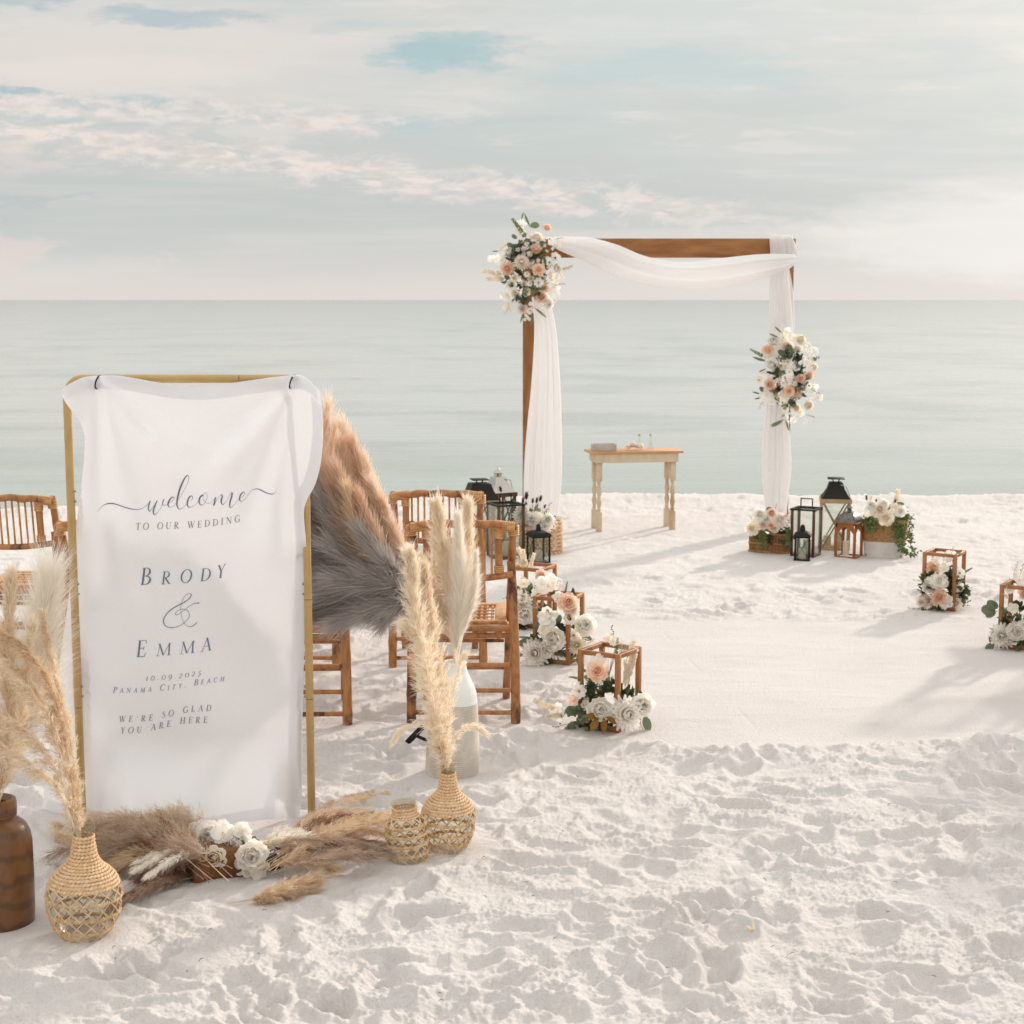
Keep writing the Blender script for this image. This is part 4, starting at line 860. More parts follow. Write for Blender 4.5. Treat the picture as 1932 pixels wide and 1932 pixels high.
# ------------------------------------------------------------------ the big fan of dyed plumes on its black stand
fc = P(790, 1115, 6.12)
st = thing('floral_stand', 'black metal stand behind the sign, its slanted foot showing beside the white vase', 'stand', (fc.x, 6.25, 0))
b = MB(); b.bar(pp(762, 1408, 6.30), pp(797, 1372, 6.26), .022, .022, bev=.003); b.bar(pp(783, 1387, 6.27), pp(840, 1412, 6.30), .012, .012); b.build('foot', M_BLACK, st, world=True)
b = MB(); b.tube([pp(840, 1404, 6.29), pp(828, 1300, 6.27), (fc.x + .01, 6.25, fc.z - .1), (fc.x, 6.22, fc.z + .02)], .009, 8); b.tube([(fc.x, 6.22, fc.z), pp(700, 1000, 6.35), pp(640, 860, 6.4), pp(588, 725, 6.42)], .009, 8); b.build('pole', M_BLACK, st, world=True)
sp = []
def fan(ex, ey, Y, m, n, L, w=.0019, bend=0.0, sx=0, sy=0, spread=.62, curl=.1, tip=.75):
    bx, by = 795 + sx, 1120 + sy; mx, my = (bx + ex) / 2, (by + ey) / 2; dx, dy = ex - bx, ey - by
    c = (mx + dy * bend, my - dx * bend); a = (bx + (c[0] - bx) * .5 - 0, by + (c[1] - by) * .5)
    return dict(pts=[pp(bx, by, 6.12), pp((bx + c[0]) / 2 + dy * bend * .3, (by + c[1]) / 2 - dx * bend * .3, (6.12 + Y) / 2), pp(c[0], c[1], Y), pp((c[0] + ex) / 2 + dy * bend * .25, (c[1] + ey) / 2 - dx * bend * .25, Y), pp(ex, ey, Y)], n=n, L=L, w=w, m=m, grav=.04, t0=.10, spread=spread, curl=curl, tip=tip, stem=.003)
for ex, ey, Y, m, n, L, bd, *oo in [
    (618, 772, 6.22, F_PEACH, 2300, .12, .20), (604, 800, 6.20, F_PEACH, 2500, .14, .20), (600, 835, 6.17, F_ORANGE, 2700, .15, .17), (598, 870, 6.17, F_ORANGE, 2700, .15, .15),
    (630, 815, 6.26, F_PEACH, 2400, .13, .24), (640, 855, 6.10, F_ORANGE, 2400, .14, .22), (650, 880, 6.12, F_PEACH, 3200, .15, .20), (672, 905, 6.22, F_PEACH, 3000, .14, .22), (615, 900, 6.05, F_ORANGE, 3000, .15, .14),
    (700, 960, 6.2, F_PEACH, 2600, .13, .18), (665, 960, 6.02, F_ORANGE, 2800, .13, .14), (590, 915, 6.14, F_PEACH, 2400, .14, .10), (592, 905, 6.02, F_GREYL, 2200, .13, .11), (625, 930, 5.98, F_MAUVE, 1800, .12, .10), (655, 930, 5.96, F_BEIGE, 1600, .10, .12),
    (583, 950, 6.10, F_GREY, 4200, .19, .08), (586, 1000, 6.08, F_GREY, 4200, .20, .05), (590, 925, 6.2, F_GREYL, 3200, .18, .10),
    (590, 1050, 6.06, F_GREY, 4200, .20, .03), (600, 1100, 6.05, F_GREYL, 4200, .20, .0), (616, 1150, 6.06, F_GREY, 3800, .18, -.04),
    (596, 1025, 6.20, F_GREY, 3200, .2, .04), (640, 1140, 6.16, F_GREYL, 3200, .19, 0), (640, 1040, 5.99, F_GREYL, 2600, .16, .03), (650, 1095, 5.97, F_GREYL, 2600, .16, .0), (640, 975, 6.02, F_GREY, 3000, .17, .06),
    (650, 1170, 5.98, F_GREYL, 2600, .15, -.04), (688, 1010, 5.93, F_GREYL, 3000, .12, .02), (706, 1085, 5.93, F_GREYL, 2400, .12, -.02), (715, 1150, 5.94, F_GREYL, 2600, .14, -.03), (735, 1165, 5.92, F_GREYL, 2000, .12, -.05),
    (690, 880, 6.16, F_PEACH, 3000, .10, .03, -25, -60), (668, 850, 6.12, F_ORANGE, 3000, .12, .05, -20, -45), (705, 925, 6.08, F_PEACH, 3000, .10, .02, -18, -40), (650, 815, 6.2, F_PEACH, 3000, .11, .05, -30, -80),
    (722, 960, 6.06, F_ORANGE, 2600, .10, .02, -12, -25), (640, 900, 6.0, F_ORANGE, 3000, .13, .08, -40, -50), (680, 950, 5.98, F_ORANGE, 2600, .12, .05, -30, -30), (738, 995, 6.04, F_PEACH, 2200, .09, .02, -8, -20)]:
    sp.append(fan(ex, ey, Y, m, n, L, bend=bd, sx=oo[0] if oo else random.uniform(-8, 10), sy=oo[1] if oo else random.uniform(-14, 20)))
bundle('plume_fan', 'huge fan of terracotta and smoky grey pampas plumes sweeping out behind the sign', 'plume arrangement', (fc.x, 6.12, fc.z), sp)

# ------------------------------------------------------------------ flowers
def petal(b, l, w, t0, t1, r0, z0, az, mi=0, cup=.25, ruf=.03, rnd=random, shape=.75, nseg=4):
    ns, nw = nseg, (4 if shape < .79 else 2); vs = []; r_, z = r0, z0; ca, sa = math.cos(az), math.sin(az); ph = rnd.random() * 6
    for i in range(ns + 1):
        s = i / ns; ww = w * (math.sin(math.pi * (.12 + (.66 if shape < .79 else .78) * s ** shape))) / 2 * (.80 if i == ns and shape < .79 else 1)
        if i: tl = t0 + (t1 - t0) * s; r_ += l / ns * math.cos(tl); z += l / ns * math.sin(tl)
        tl = t0 + (t1 - t0) * s
        for j in range(nw + 1):
            e = -1 + 2 * j / nw; up = cup * ww * e * e + (ruf * math.sin(ph + e * 4 + s * 3) * s)
            rr = r_ - math.sin(tl) * up; zz = z + math.cos(tl) * up
            vs.append((rr * ca - e * ww * sa, rr * sa + e * ww * ca, zz))
    fs = [(i * (nw + 1) + j, i * (nw + 1) + j + 1, (i + 1) * (nw + 1) + j + 1, (i + 1) * (nw + 1) + j) for i in range(ns) for j in range(nw)]
    b.add(vs, fs, mi)
def flower(kind, mt, seed=0):
    r = random.Random(seed); b = MB(); mats = [mt, M_YEL, M_STEM]; D = R
    if kind == 'peony':
        for n, l, w, a0, a1, r0, z0 in ((7, .52, .50, 0, 50, .02, 0), (8, .46, .44, 20, 75, .03, .03), (9, .38, .36, 38, 100, .05, .05), (8, .31, .28, 52, 112, .07, .07), (6, .24, .2, 62, 122, .05, .09), (4, .18, .15, 72, 130, .02, .12)):
            o = r.random() * 6
            for k in range(n): petal(b, l * r.uniform(.88, 1.08), w, D(a0 + r.uniform(-9, 9)), D(a1 + r.uniform(-14, 14)), r0, z0, o + 2 * math.pi * k / n + r.uniform(-.12, .12), 0, .3, .035, r)
    elif kind == 'rose':
        for n, l, w, a0, a1, r0, z0 in ((6, .42, .50, 18, 30, .06, 0), (5, .38, .46, 48, 58, .06, .02), (5, .34, .42, 66, 78, .055, .04), (4, .30, .34, 78, 92, .045, .06), (4, .27, .26, 84, 100, .03, .08), (3, .24, .16, 88, 100, .012, .1)):
            o = r.random() * 6
            for k in range(n): petal(b, l, w, D(a0 + r.uniform(-5, 5)), D(a1 - (22 if n > 4 else 0)), r0, z0, o + 2 * math.pi * k / n, 0, .55, .015, r, .6)
    elif kind == 'mum':
        for n, l, a0, a1, z0 in ((20, .50, -22, 25, .0), (20, .49, 0, 48, .02), (19, .46, 18, 68, .04), (18, .40, 34, 86, .06), (15, .34, 48, 100, .08), (12, .27, 62, 112, .10), (8, .20, 76, 115, .12)):
            o = r.random() * 6
            for k in range(n): petal(b, l * r.uniform(.9, 1.05), .155, D(a0 + r.uniform(-6, 6)), D(a1 + r.uniform(-8, 8)), .03, z0, o + 2 * math.pi * k / n, 0, .6, .0, r, .8, 3)
    elif kind == 'cosmos':
        for k in range(8): petal(b, .44, .34, D(8 + r.uniform(-8, 8)), D(18 + r.uniform(-14, 14)), .05, 0, 2 * math.pi * k / 8, 0, .12, .02, r, .6)
        b.blob((0, 0, .03), (.10, .10, .06), 1, 8, 5)
    elif kind == 'anemone':
        mats = [mt, M_BLKC, M_STEM]
        for L in range(2):
            for k in range(6): petal(b, .46 - L * .08, .44, D(14 + L * 14), D(40 + L * 16), .04, L * .02, 2 * math.pi * (k + .5 * L) / 6, 0, .25, .02, r, .6)
        b.blob((0, 0, .07), (.085, .085, .06), 1, 8, 5)
    elif kind == 'ranunculus':
        for n, l, w, a0, a1, r0 in ((6, .44, .5, 40, 120, .12), (6, .40, .44, 52, 128, .11), (5, .35, .36, 62, 130, .09), (5, .30, .28, 70, 128, .07), (4, .25, .2, 76, 120, .04)):
            o = r.random() * 6
            for k in range(n): petal(b, l, w, D(a0), D(a1), r0, 0, o + 2 * math.pi * k / n, 0, .5, .0, r, .6)
    elif kind == 'orchid':
        for k, (l, w, a) in enumerate(((.5, .5, 15), (.46, .44, 5), (.5, .5, 20), (.42, .40, -8), (.45, .42, 10))):
            petal(b, l, w, D(a), D(a + r.uniform(10, 50)), .02, 0, 2 * math.pi * k / 5 + r.uniform(-.2, .2), 0, .22, .04, r, .6)
        for k in range(3): petal(b, .2, .16, D(50), D(110), .01, .02, 2 * math.pi * k / 3, 0, .4, .0, r)
        b.blob((0, 0, .05), .035, 1, 6, 4)
    elif kind == 'cluster':
        for i in range(26):
            ph = math.acos(1 - r.random() * 1.0); th = i * 2.39996; c = Vector((math.sin(ph) * math.cos(th), math.sin(ph) * math.sin(th), math.cos(ph))) * (.36 + r.random() * .06)
            n_ = c.normalized(); x = n_.orthogonal().normalized(); y = n_.cross(x); o = r.random() * 6
            for k in range(4):
                a = o + k * math.pi / 2; d = x * math.cos(a) + y * math.sin(a); e = n_.cross(d)
                s = .105; b.add([c, c + d * s * .55 + e * s * .45 + n_ * .02, c + d * s * 1.15 + n_ * .03, c + d * s * .55 - e * s * .45 + n_ * .02], [(0, 1, 2, 3)], 0)
    elif kind == 'bloomlet':
        for i in range(4):
            c = Vector((r.uniform(-.3, .3), r.uniform(-.3, .3), r.uniform(0, .15)))
            for k in range(5):
                a = 2 * math.pi * k / 5 + i; d = Vector((math.cos(a), math.sin(a), .15)); e = Vector((-math.sin(a), math.cos(a), 0)); s = .2
                b.add([c, c + d * s * .5 + e * s * .42, c + d * s, c + d * s * .5 - e * s * .42], [(0, 1, 2, 3)], 0)
            b.blob(c + Vector((0, 0, .03)), .035, 1, 6, 4)
    b.tube([(0, 0, .03), (0, 0, -.30)], .018, 5, 2)
    return b.mesh(kind, mats, True)
def leaf(b, base, d, n_, l, w, mi=0, fold=.12, bend=.15, round_=False):
    base, d, n_ = Vector(base), Vector(d).normalized(), Vector(n_); n_ = (n_ - d * n_.dot(d)).normalized(); e = d.cross(n_); m = 5; vs = []
    for i in range(m + 1):
        s = i / m; ww = w / 2 * (math.sin(math.pi * (.06 + .90 * s)) ** (.55 if round_ else .9)); p = base + d * l * s + n_ * (-bend * l * s * s)
        vs += [p + e * ww + n_ * fold * ww, p, p - e * ww + n_ * fold * ww]
    fs = [(i * 3 + k, i * 3 + k + 1, (i + 1) * 3 + k + 1, (i + 1) * 3 + k) for i in range(m) for k in (0, 1)]
    b.add(vs, fs, mi)
def sprig(kind, seed=0):
    r = random.Random(seed + 50); b = MB(); up = Vector((0, 0, 1)); mats = [M_EUC, M_STEM]
    sw = r.uniform(-.15, .15); P_ = lambda t: Vector((sw * t * t, -.12 * t * t, t))
    if kind == 'eucalyptus':
        for i in range(9):
            t = .15 + .85 * i / 8; a = i * 2.4; d = Vector((math.cos(a), math.sin(a) * .7, .5)); leaf(b, P_(t), d, Vector((r.uniform(-.6, .6), -1, r.uniform(-.2, .5))), .26 * (1.1 - .4 * t), .25 * (1.1 - .4 * t), 0, .1, .1, True)
    elif kind == 'willow': mats = [M_EUC, M_STEM]; leaf(b, (0, 0, 0), (0, 0, 1), (.4, -1, 0), 1.0, .17, 0, .2, .12)
    elif kind == 'broad': mats = [M_EUC, M_STEM]; leaf(b, (0, 0, 0), (0, 0, 1), (.3, -1, 0), 1.0, .62, 0, .12, .12, True)
    elif kind == 'darkleaf':
        mats = [M_GREEND, M_STEM]
        for i in range(5): a = i * 1.3 - 2.6; leaf(b, P_(.1 * i), Vector((math.sin(a * .6), r.uniform(-.4, .4), 1)), Vector((r.uniform(-.5, .5), -1, .3)), .6, .34, 0, .15, .15)
    elif kind == 'amber':
        mats = [M_AMBER, M_STEM]; leaf(b, (0, 0, 0), (0, 0, 1), (.3, -1, 0), 1.0, .5, 0, .15, .15)
    elif kind == 'fern':
        mats = [M_GREENF, M_STEM]
        for i in range(13):
            for sd in (-1, 1): t = .1 + .9 * i / 12; leaf(b, P_(t), Vector((sd, r.uniform(-.5, .5), .8)), Vector((0, -1, .2)), .15 * (1.15 - .6 * t), .075, 0, .1, .1)
    elif kind == 'bush':
        mats = [M_GREENF, M_STEM]
        for j in range(6):
            q = Vector((r.uniform(-.5, .5), r.uniform(-.4, .4), 1)).normalized()
            for i in range(9): t = .2 + .8 * i / 8; a = i * 2.4; leaf(b, q * t, q + Vector((math.cos(a), math.sin(a), 0)), Vector((r.uniform(-1, 1), -1, 0)), .16, .08, 0)
            b.tube([(0, 0, 0), q], .008, 4, 1)
    elif kind == 'bleached':
        mats = [M_BLEACH, M_BLEACH]
        for i in range(9):
            for sd in (-1, 1): t = .1 + .85 * i / 8; leaf(b, P_(t), Vector((sd * .55, r.uniform(-.4, .4), 1)), Vector((r.uniform(-.5, .5), -1, .2)), .27 * (1.1 - .4 * t), .13, 0, .1, .15)
    elif kind == 'twig':
        mats = [M_TWIG, M_TWIG]
        for i in range(7): t = .3 + .7 * i / 6; d = Vector((r.uniform(-.12, .12), r.uniform(-.1, .1), .05)); b.tube([P_(t), P_(t) + d], .006, 4, 0); b.blob(P_(t) + d, (.035, .035, .04), 0, 6, 4)
    elif kind == 'grass':
        mats = [M_BLEACH, M_BLEACH]
        for i in range(26):
            a = r.uniform(-.45, .45); q = Vector((math.sin(a), r.uniform(-.3, .3), math.cos(a))); l = r.uniform(.6, 1.05)
            b.tube([(0, 0, 0), q * l * .5 + Vector((0, 0, .05)), q * l], [.008, .006, .003], 3, 0)
    elif kind == 'tail':
        mats = [M_DARKTAIL, M_TWIG]; b.blob((0, 0, .86), (.06, .06, .15), 0, 8, 6)
        for i in range(60):
            a = r.random() * 6.28; z = .72 + r.random() * .28; q = Vector((math.cos(a) * .055, math.sin(a) * .055, z)); b.add([q, q + Vector((math.cos(a) * .05, math.sin(a) * .05, .06)), q + Vector((-math.sin(a) * .012, math.cos(a) * .012, .01))], [(0, 1, 2)], 0)
    elif kind == 'lavender':
        mats = [M_EUC, M_STEM]
        for i in range(12): b.blob(P_(.4 + .05 * i) + Vector((r.uniform(-.03, .03), 0, 0)), .03, 0, 6, 4)
    if kind not in ('willow', 'broad', 'grass', 'amber', 'bush'): b.tube([P_(-.1), P_(.3), P_(.65), P_(1)], [.014, .012, .009, .005], 5, 1)
    else: b.tube([(0, 0, -.12), (0, 0, .1)], .014, 5, 1)
    return b.mesh(kind, mats, True)
FM = {}
MATS = dict(w=M_PWHITE, c=M_PCREAM, p=M_PPEACH, b=M_PBLUSH)
NAMES = dict(peony='peony', rose='rose', mum='chrysanthemum', cosmos='cosmos_flower', anemone='anemone', ranunculus='ranunculus', orchid='orchid', cluster='hydrangea', bloomlet='small_blossom',
             eucalyptus='eucalyptus_sprig', willow='willow_leaf', broad='round_leaf', darkleaf='dark_leaf_sprig', amber='amber_leaf', fern='fern_sprig', bush='greenery_sprig', bleached='bleached_leaf_sprig', twig='berry_twig', grass='dry_grass_tuft', tail='seed_head', lavender='lavender_sprig')
SPRIGS = ('eucalyptus', 'willow', 'broad', 'darkleaf', 'amber', 'fern', 'bush', 'bleached', 'twig', 'grass', 'tail', 'lavender')
def get_mesh(kind, col, v):
    k = (kind, col, v)
    if k not in FM: FM[k] = sprig(kind, v) if kind in SPRIGS else flower(kind, MATS[col], v * 13 + len(kind))
    return FM[k]
def rot_to(n_, spin=0.0, yb=None):
    n_ = Vector(n_).normalized(); q = n_.to_track_quat('Z', 'Y'); m = q.to_matrix() @ Matrix.Rotation(spin, 3, 'Z'); return m.to_euler()
def bouquet(name, label, cat, Y, conv, items, centre, group=None, rim=.12, fill=0, fillr=(.15, .25), seed=0, loc=None, fillk=('darkleaf', 'eucalyptus'), fillc=None, fillf=0):
    """items: (kind, colour, x, y, size) flowers; (kind, x0, y0, x1, y1) sprigs from base to tip; coordinates through conv to the 1932 px copy"""
    r = random.Random(seed); c = P(*conv(*centre), Y); root = thing(name, label, cat, loc or (c.x, c.y, c.z), 0, group)
    base = Vector(root.location); cnt = 0
    for it in items:
        if it[0] in SPRIGS:
            k, x0, y0, x1, y1 = it[:5]; dy = it[5] if len(it) > 5 else 0
            a = P(*conv(x0, y0), Y - rim * .3 + dy); d = P(*conv(x1, y1), Y - rim * .5 + dy + r.uniform(-.02, .02)); v = d - a; L = v.length; o = bpy.data.objects.new(NAMES[k], get_mesh(k, '', cnt % 3))
            z = v.normalized(); x = Vector((0, -1, 0)).cross(z); x = x.normalized() if x.length > .01 else Vector((1, 0, 0)); y = z.cross(x)
            M3 = Matrix((-x, -y, z)).transposed() if False else Matrix((x, y, z)).transposed()
            o.rotation_euler = (M3 @ Matrix.Rotation(math.pi if y.y > 0 else 0, 3, 'Z')).to_euler(); o.scale = (L,) * 3; o.location = a - base
        else:
            k, cl_, x, y, sz = it[:5]; dy = it[5] if len(it) > 5 else 0
            cx, cy = conv(x, y); ox, oz = (x - centre[0]), -(y - centre[1]); q = math.hypot(ox, oz) + 1e-6
            far = min(q / (fillr[0] * 1000 if False else 400), 1.2)
            dep = Y - rim * (1 - .5 * far ** 2) + r.uniform(-.015, .015) + dy
            p = P(cx, cy, dep); x2, _ = conv(x + sz, y); s = abs(x2 - cx) / FPX * dep * (1.3 if k in ('cluster', 'bloomlet') else 1.14 if k in ('rose', 'ranunculus') else 1.18)
            n_ = Vector((ox / q * .55 * far + r.uniform(-.25, .25), -1, oz / q * .55 * far + r.uniform(-.1, .35) + .15)); n_.normalize()
            o = bpy.data.objects.new(NAMES[k], get_mesh(k, cl_, cnt % 2)); o.rotation_euler = rot_to(n_, r.random() * 6); o.scale = (s,) * 3; o.location = p - n_ * s * .12 - base
        C.objects.link(o); o.parent = root; cnt += 1
        if it[0] in ('cluster', 'bloomlet'): o['kind'] = 'stuff'
    fc_ = fillc or (c.x, Y - rim * .25, c.z)
    for i in range(fillf):
        a = r.random() * 6.28; q = .25 + .8 * r.random(); p = Vector((fc_[0] + fillr[0] * q * math.cos(a), fc_[1] - .02 - .05 * (1 - q * .7) + r.uniform(-.02, .02), fc_[2] + fillr[1] * q * math.sin(a)))
        k, cl_ = r.choice((('orchid', 'w'), ('orchid', 'c'), ('mum', 'c'), ('rose', 'c'), ('peony', 'w'), ('bloomlet', 'w'), ('mum', 'b'), ('cluster', 'w'))); o = bpy.data.objects.new(NAMES[k], get_mesh(k, cl_, i % 2))
        o.rotation_euler = rot_to(Vector((math.cos(a) * q * .7, -1, math.sin(a) * q * .7 + .2)), r.random() * 6); s = r.uniform(.045, .075) * (1 if Y > 9 else .8); o.scale = (s,) * 3; o.location = p - base; C.objects.link(o); o.parent = root
        if k in ('cluster', 'bloomlet'): o['kind'] = 'stuff'
    for i in range(fill):
        a = r.random() * 6.28; q = math.sqrt(r.random()); p = Vector((fc_[0] + fillr[0] * q * math.cos(a) * .8, fc_[1] + r.uniform(-.04, .04), fc_[2] + fillr[1] * q * math.sin(a) * .8))
        k = r.choice(fillk); o = bpy.data.objects.new(NAMES[k], get_mesh(k, '', i % 3)); d = Vector((math.cos(a) * .8, -.8 + r.uniform(-.3, .5), math.sin(a) * .8 + .2))
        o.rotation_euler = rot_to(d, r.random() * 6); s = r.uniform(.07, .12) * (1 if Y > 9 else .8); o.scale = (s,) * 3; o.location = p - base; C.objects.link(o); o.parent = root
    return root

# ------------------------------------------------------------------ the ceremony arch
YA = 12.6
ax0, ax1 = .085, 2.205; at, ab = 2.276, 2.128
arch = thing('ceremony_arch', 'stained wooden ceremony arch of broad planks standing at the water edge', 'arch', ((ax0 + ax1) / 2, YA, 0))
def plank(name, x0, x1, z0, z1, y0, y1, m): b = MB(); b.box(((x0 + x1) / 2, (y0 + y1) / 2, (z0 + z1) / 2), (x1 - x0, y1 - y0, z1 - z0), bev=.004); return b.build(name, m, arch, world=True)
plank('post', ax0, ax0 + .128, -.15, ab - .002, YA - .02, YA + .02, M_ARCHW); plank('post', ax1 - .128, ax1, -.15, ab - .002, YA - .02, YA + .02, M_ARCHW)
plank('top_beam', ax0 - .012, ax1 + .01, ab, at, YA - .022, YA + .022, M_BEAMW)
def drape(name, stations, folds, amp, parent, n=72, seed=0, ny=.5, m=M_VOILE):
    """stations: (x1,y1,x2,y2,Y,depth) in photo px across the cloth; lofted closed section with folds"""
    r = random.Random(seed); st_ = []
    for (x1, y1, x2, y2, Y, dp) in stations: a, c = P(x1, y1, Y), P(x2, y2, Y); st_.append((*a, *c, dp))
    q = catmull(np.array(st_), len(stations) * 9); b = MB(); vs = []; phs = [(r.random() * 6, folds * f, w_) for f, w_ in ((1, 1), (1.9, .5), (.55, .7), (3.1, .25))]
    for i, row in enumerate(q):
        a, c, dp = Vector(row[0:3]), Vector(row[3:6]), row[6]; m_ = (a + c) / 2; h = (c - a) / 2; t = i / (len(q) - 1)
        for k in range(n):
            th = 2 * math.pi * k / n; e = math.cos(th); s_ = math.sin(th)
            rp = sum(w_ * math.sin(ph + fr * e * math.pi + t * 1.1 * (j + 1) * (1 if j % 2 else -1)) for j, (ph, fr, w_) in enumerate(phs))
            edge = (1 - e * e) ** .5
            vs.append(m_ + h * e * (1 + .01 * rp) + Vector((0, 1, 0)) * (-dp * s_ + amp * dp / .05 * rp * (.35 + .65 * edge) * (-.8 if s_ > 0 else .5)))
    fs = [(i * n + k, i * n + (k + 1) % n, (i + 1) * n + (k + 1) % n, (i + 1) * n + k) for i in range(len(q) - 1) for k in range(n)]
    fs += [tuple(range(n - 1, -1, -1)), tuple((len(q) - 1) * n + k for k in range(n))]
    b.add(vs, fs); o = b.build(name, m, parent, smooth=True, world=True); return o
dr = thing('voile_drape', 'white voile draped over the arch, swagged along the beam and hanging down both posts', 'drape', ((ax0 + ax1) / 2, YA - .05, 1.2))
drape('left_fall', [(1003, 560, 1036, 560, 12.50, .05), (1008, 620, 1049, 620, 12.49, .05), (1003, 720, 1057, 720, 12.48, .055), (995, 800, 1060, 800, 12.47, .06), (989, 880, 1061, 880, 12.46, .06), (988, 940, 1057, 940, 12.46, .055), (990, 990, 1049, 990, 12.46, .05)], 5, .007, dr, seed=1)
drape('swag', [(1036, 460, 1046, 446, 12.50, .05), (1058, 474, 1062, 446, 12.49, .05), (1095, 490, 1112, 448, 12.48, .05), (1140, 511, 1165, 462, 12.47, .055), (1190, 530, 1214, 482, 12.46, .06), (1250, 542, 1262, 492, 12.46, .06), (1310, 547, 1308, 493, 12.46, .06), (1380, 541, 1370, 486, 12.46, .06), (1440, 525, 1430, 480, 12.46, .06), (1480, 512, 1475, 479, 12.47, .055), (1499, 500, 1499, 480, 12.50, .05)], 2.2, .006, dr, seed=2)
drape('corner_wrap', [(1453, 492, 1490, 492, 12.55, .045), (1453, 475, 1494, 475, 12.555, .05), (1452, 458, 1493, 458, 12.56, .05), (1452, 447, 1492, 447, 12.59, .055), (1455, 444, 1490, 444, 12.62, .05)], 3, .007, dr, seed=3)
drape('corner_wrap', [(1488, 447, 1495, 447, 12.60, .04), (1489, 458, 1501, 462, 12.585, .05), (1487, 475, 1504, 475, 12.575, .05), (1484, 490, 1497, 492, 12.56, .04)], 2, .006, dr, seed=4)
drape('right_fall', [(1454, 500, 1487, 500, 12.49, .05), (1451, 560, 1492, 560, 12.48, .05), (1450, 620, 1496, 620, 12.48, .055), (1449, 700, 1494, 700, 12.48, .055), (1444, 780, 1488, 780, 12.48, .055), (1439, 830, 1491, 830, 12.47, .06), (1438, 880, 1493, 880, 12.47, .06), (1441, 930, 1488, 930, 12.46, .055), (1447, 985, 1482, 985, 12.45, .05)], 4, .008, dr, seed=5)
drape('right_tail', [(1481, 505, 1489, 505, 12.56, .03), (1484, 540, 1496, 545, 12.56, .03), (1488, 580, 1498, 580, 12.56, .035), (1488, 620, 1499, 620, 12.56, .035), (1486, 680, 1496, 680, 12.56, .03)], 2, .004, dr, seed=6)
g4 = lambda x, y: (896.2 + .122 * x, 391.5 + .122 * y); g5 = lambda x, y: (1405.7 + .1123 * x, 603.8 + .1123 * y)
bouquet('arch_bouquet', 'large bouquet of white, cream and peach flowers on the upper corner of the arch', 'flower arrangement', 12.44, g4, [
 ('rose', 'p', 1115, 315, 150), ('mum', 'b', 950, 480, 220), ('mum', 'p', 940, 640, 170), ('cluster', 'w', 1150, 560, 240), ('orchid', 'c', 1280, 580, 130), ('anemone', 'w', 1245, 775, 175), ('bloomlet', 'w', 740, 620, 190), ('bloomlet', 'w', 740, 510, 130), ('bloomlet', 'w', 820, 590, 120),
 ('peony', 'w', 530, 700, 190), ('orchid', 'w', 400, 810, 210), ('orchid', 'w', 260, 800, 140), ('mum', 'p', 500, 940, 215), ('mum', 'b', 720, 840, 225), ('rose', 'p', 985, 960, 205), ('ranunculus', 'c', 800, 1040, 180), ('cluster', 'c', 1130, 850, 190), ('cluster', 'c', 1290, 1090, 210), ('orchid', 'c', 1180, 1060, 160),
 ('cosmos', 'w', 985, 1160, 140), ('anemone', 'w', 570, 1210, 190), ('ranunculus', 'w', 840, 1180, 165), ('rose', 'p', 1080, 1240, 155), ('mum', 'p', 1030, 1380, 195), ('cluster', 'w', 1210, 1350, 230), ('peony', 'w', 1120, 1480, 190), ('orchid', 'w', 470, 1370, 170), ('cluster', 'w', 560, 1440, 190), ('cosmos', 'w', 660, 1390, 120), ('mum', 'b', 730, 1570, 160),
 ('cosmos', 'w', 855, 1600, 110), ('bloomlet', 'w', 790, 1700, 130), ('orchid', 'c', 500, 1540, 160), ('mum', 'c', 610, 1090, 120), ('orchid', 'w', 720, 260, 180), ('orchid', 'c', 700, 370, 160), ('peony', 'c', 1260, 950, 150), ('orchid', 'w', 1240, 1240, 160),
 ('willow', 850, 290, 750, 90), ('willow', 370, 670, 255, 685), ('broad', 860, 290, 1000, 255), ('broad', 620, 640, 490, 560), ('broad', 660, 680, 560, 570), ('broad', 990, 560, 1100, 540), ('broad', 970, 800, 1100, 790), ('willow', 930, 1560, 1115, 1700), ('willow', 880, 1620, 870, 1855), ('willow', 740, 1640, 705, 1790), ('bleached', 440, 1040, 140, 990), ('bleached', 480, 1100, 200, 1120), ('bleached', 1330, 960, 1490, 930),
 ('fern', 800, 480, 590, 190), ('twig', 1230, 500, 1345, 460), ('broad', 650, 470, 560, 430), ('willow', 500, 1100, 430, 1210), ('broad', 540, 1090, 440, 1060), ('bleached', 500, 560, 370, 640), ('twig', 520, 1560, 460, 1650), ('darkleaf', 1020, 640, 1060, 740), ('twig', 1200, 1180, 1380, 1195), ('willow', 720, 200, 745, 60), ('eucalyptus', 1240, 870, 1310, 960),
], (800, 1000), seed=1, rim=.17, fill=80, fillf=26, fillr=(.135, .27), loc=(.16, 12.55, 1.9), fillk=('darkleaf', 'darkleaf', 'eucalyptus', 'broad'))
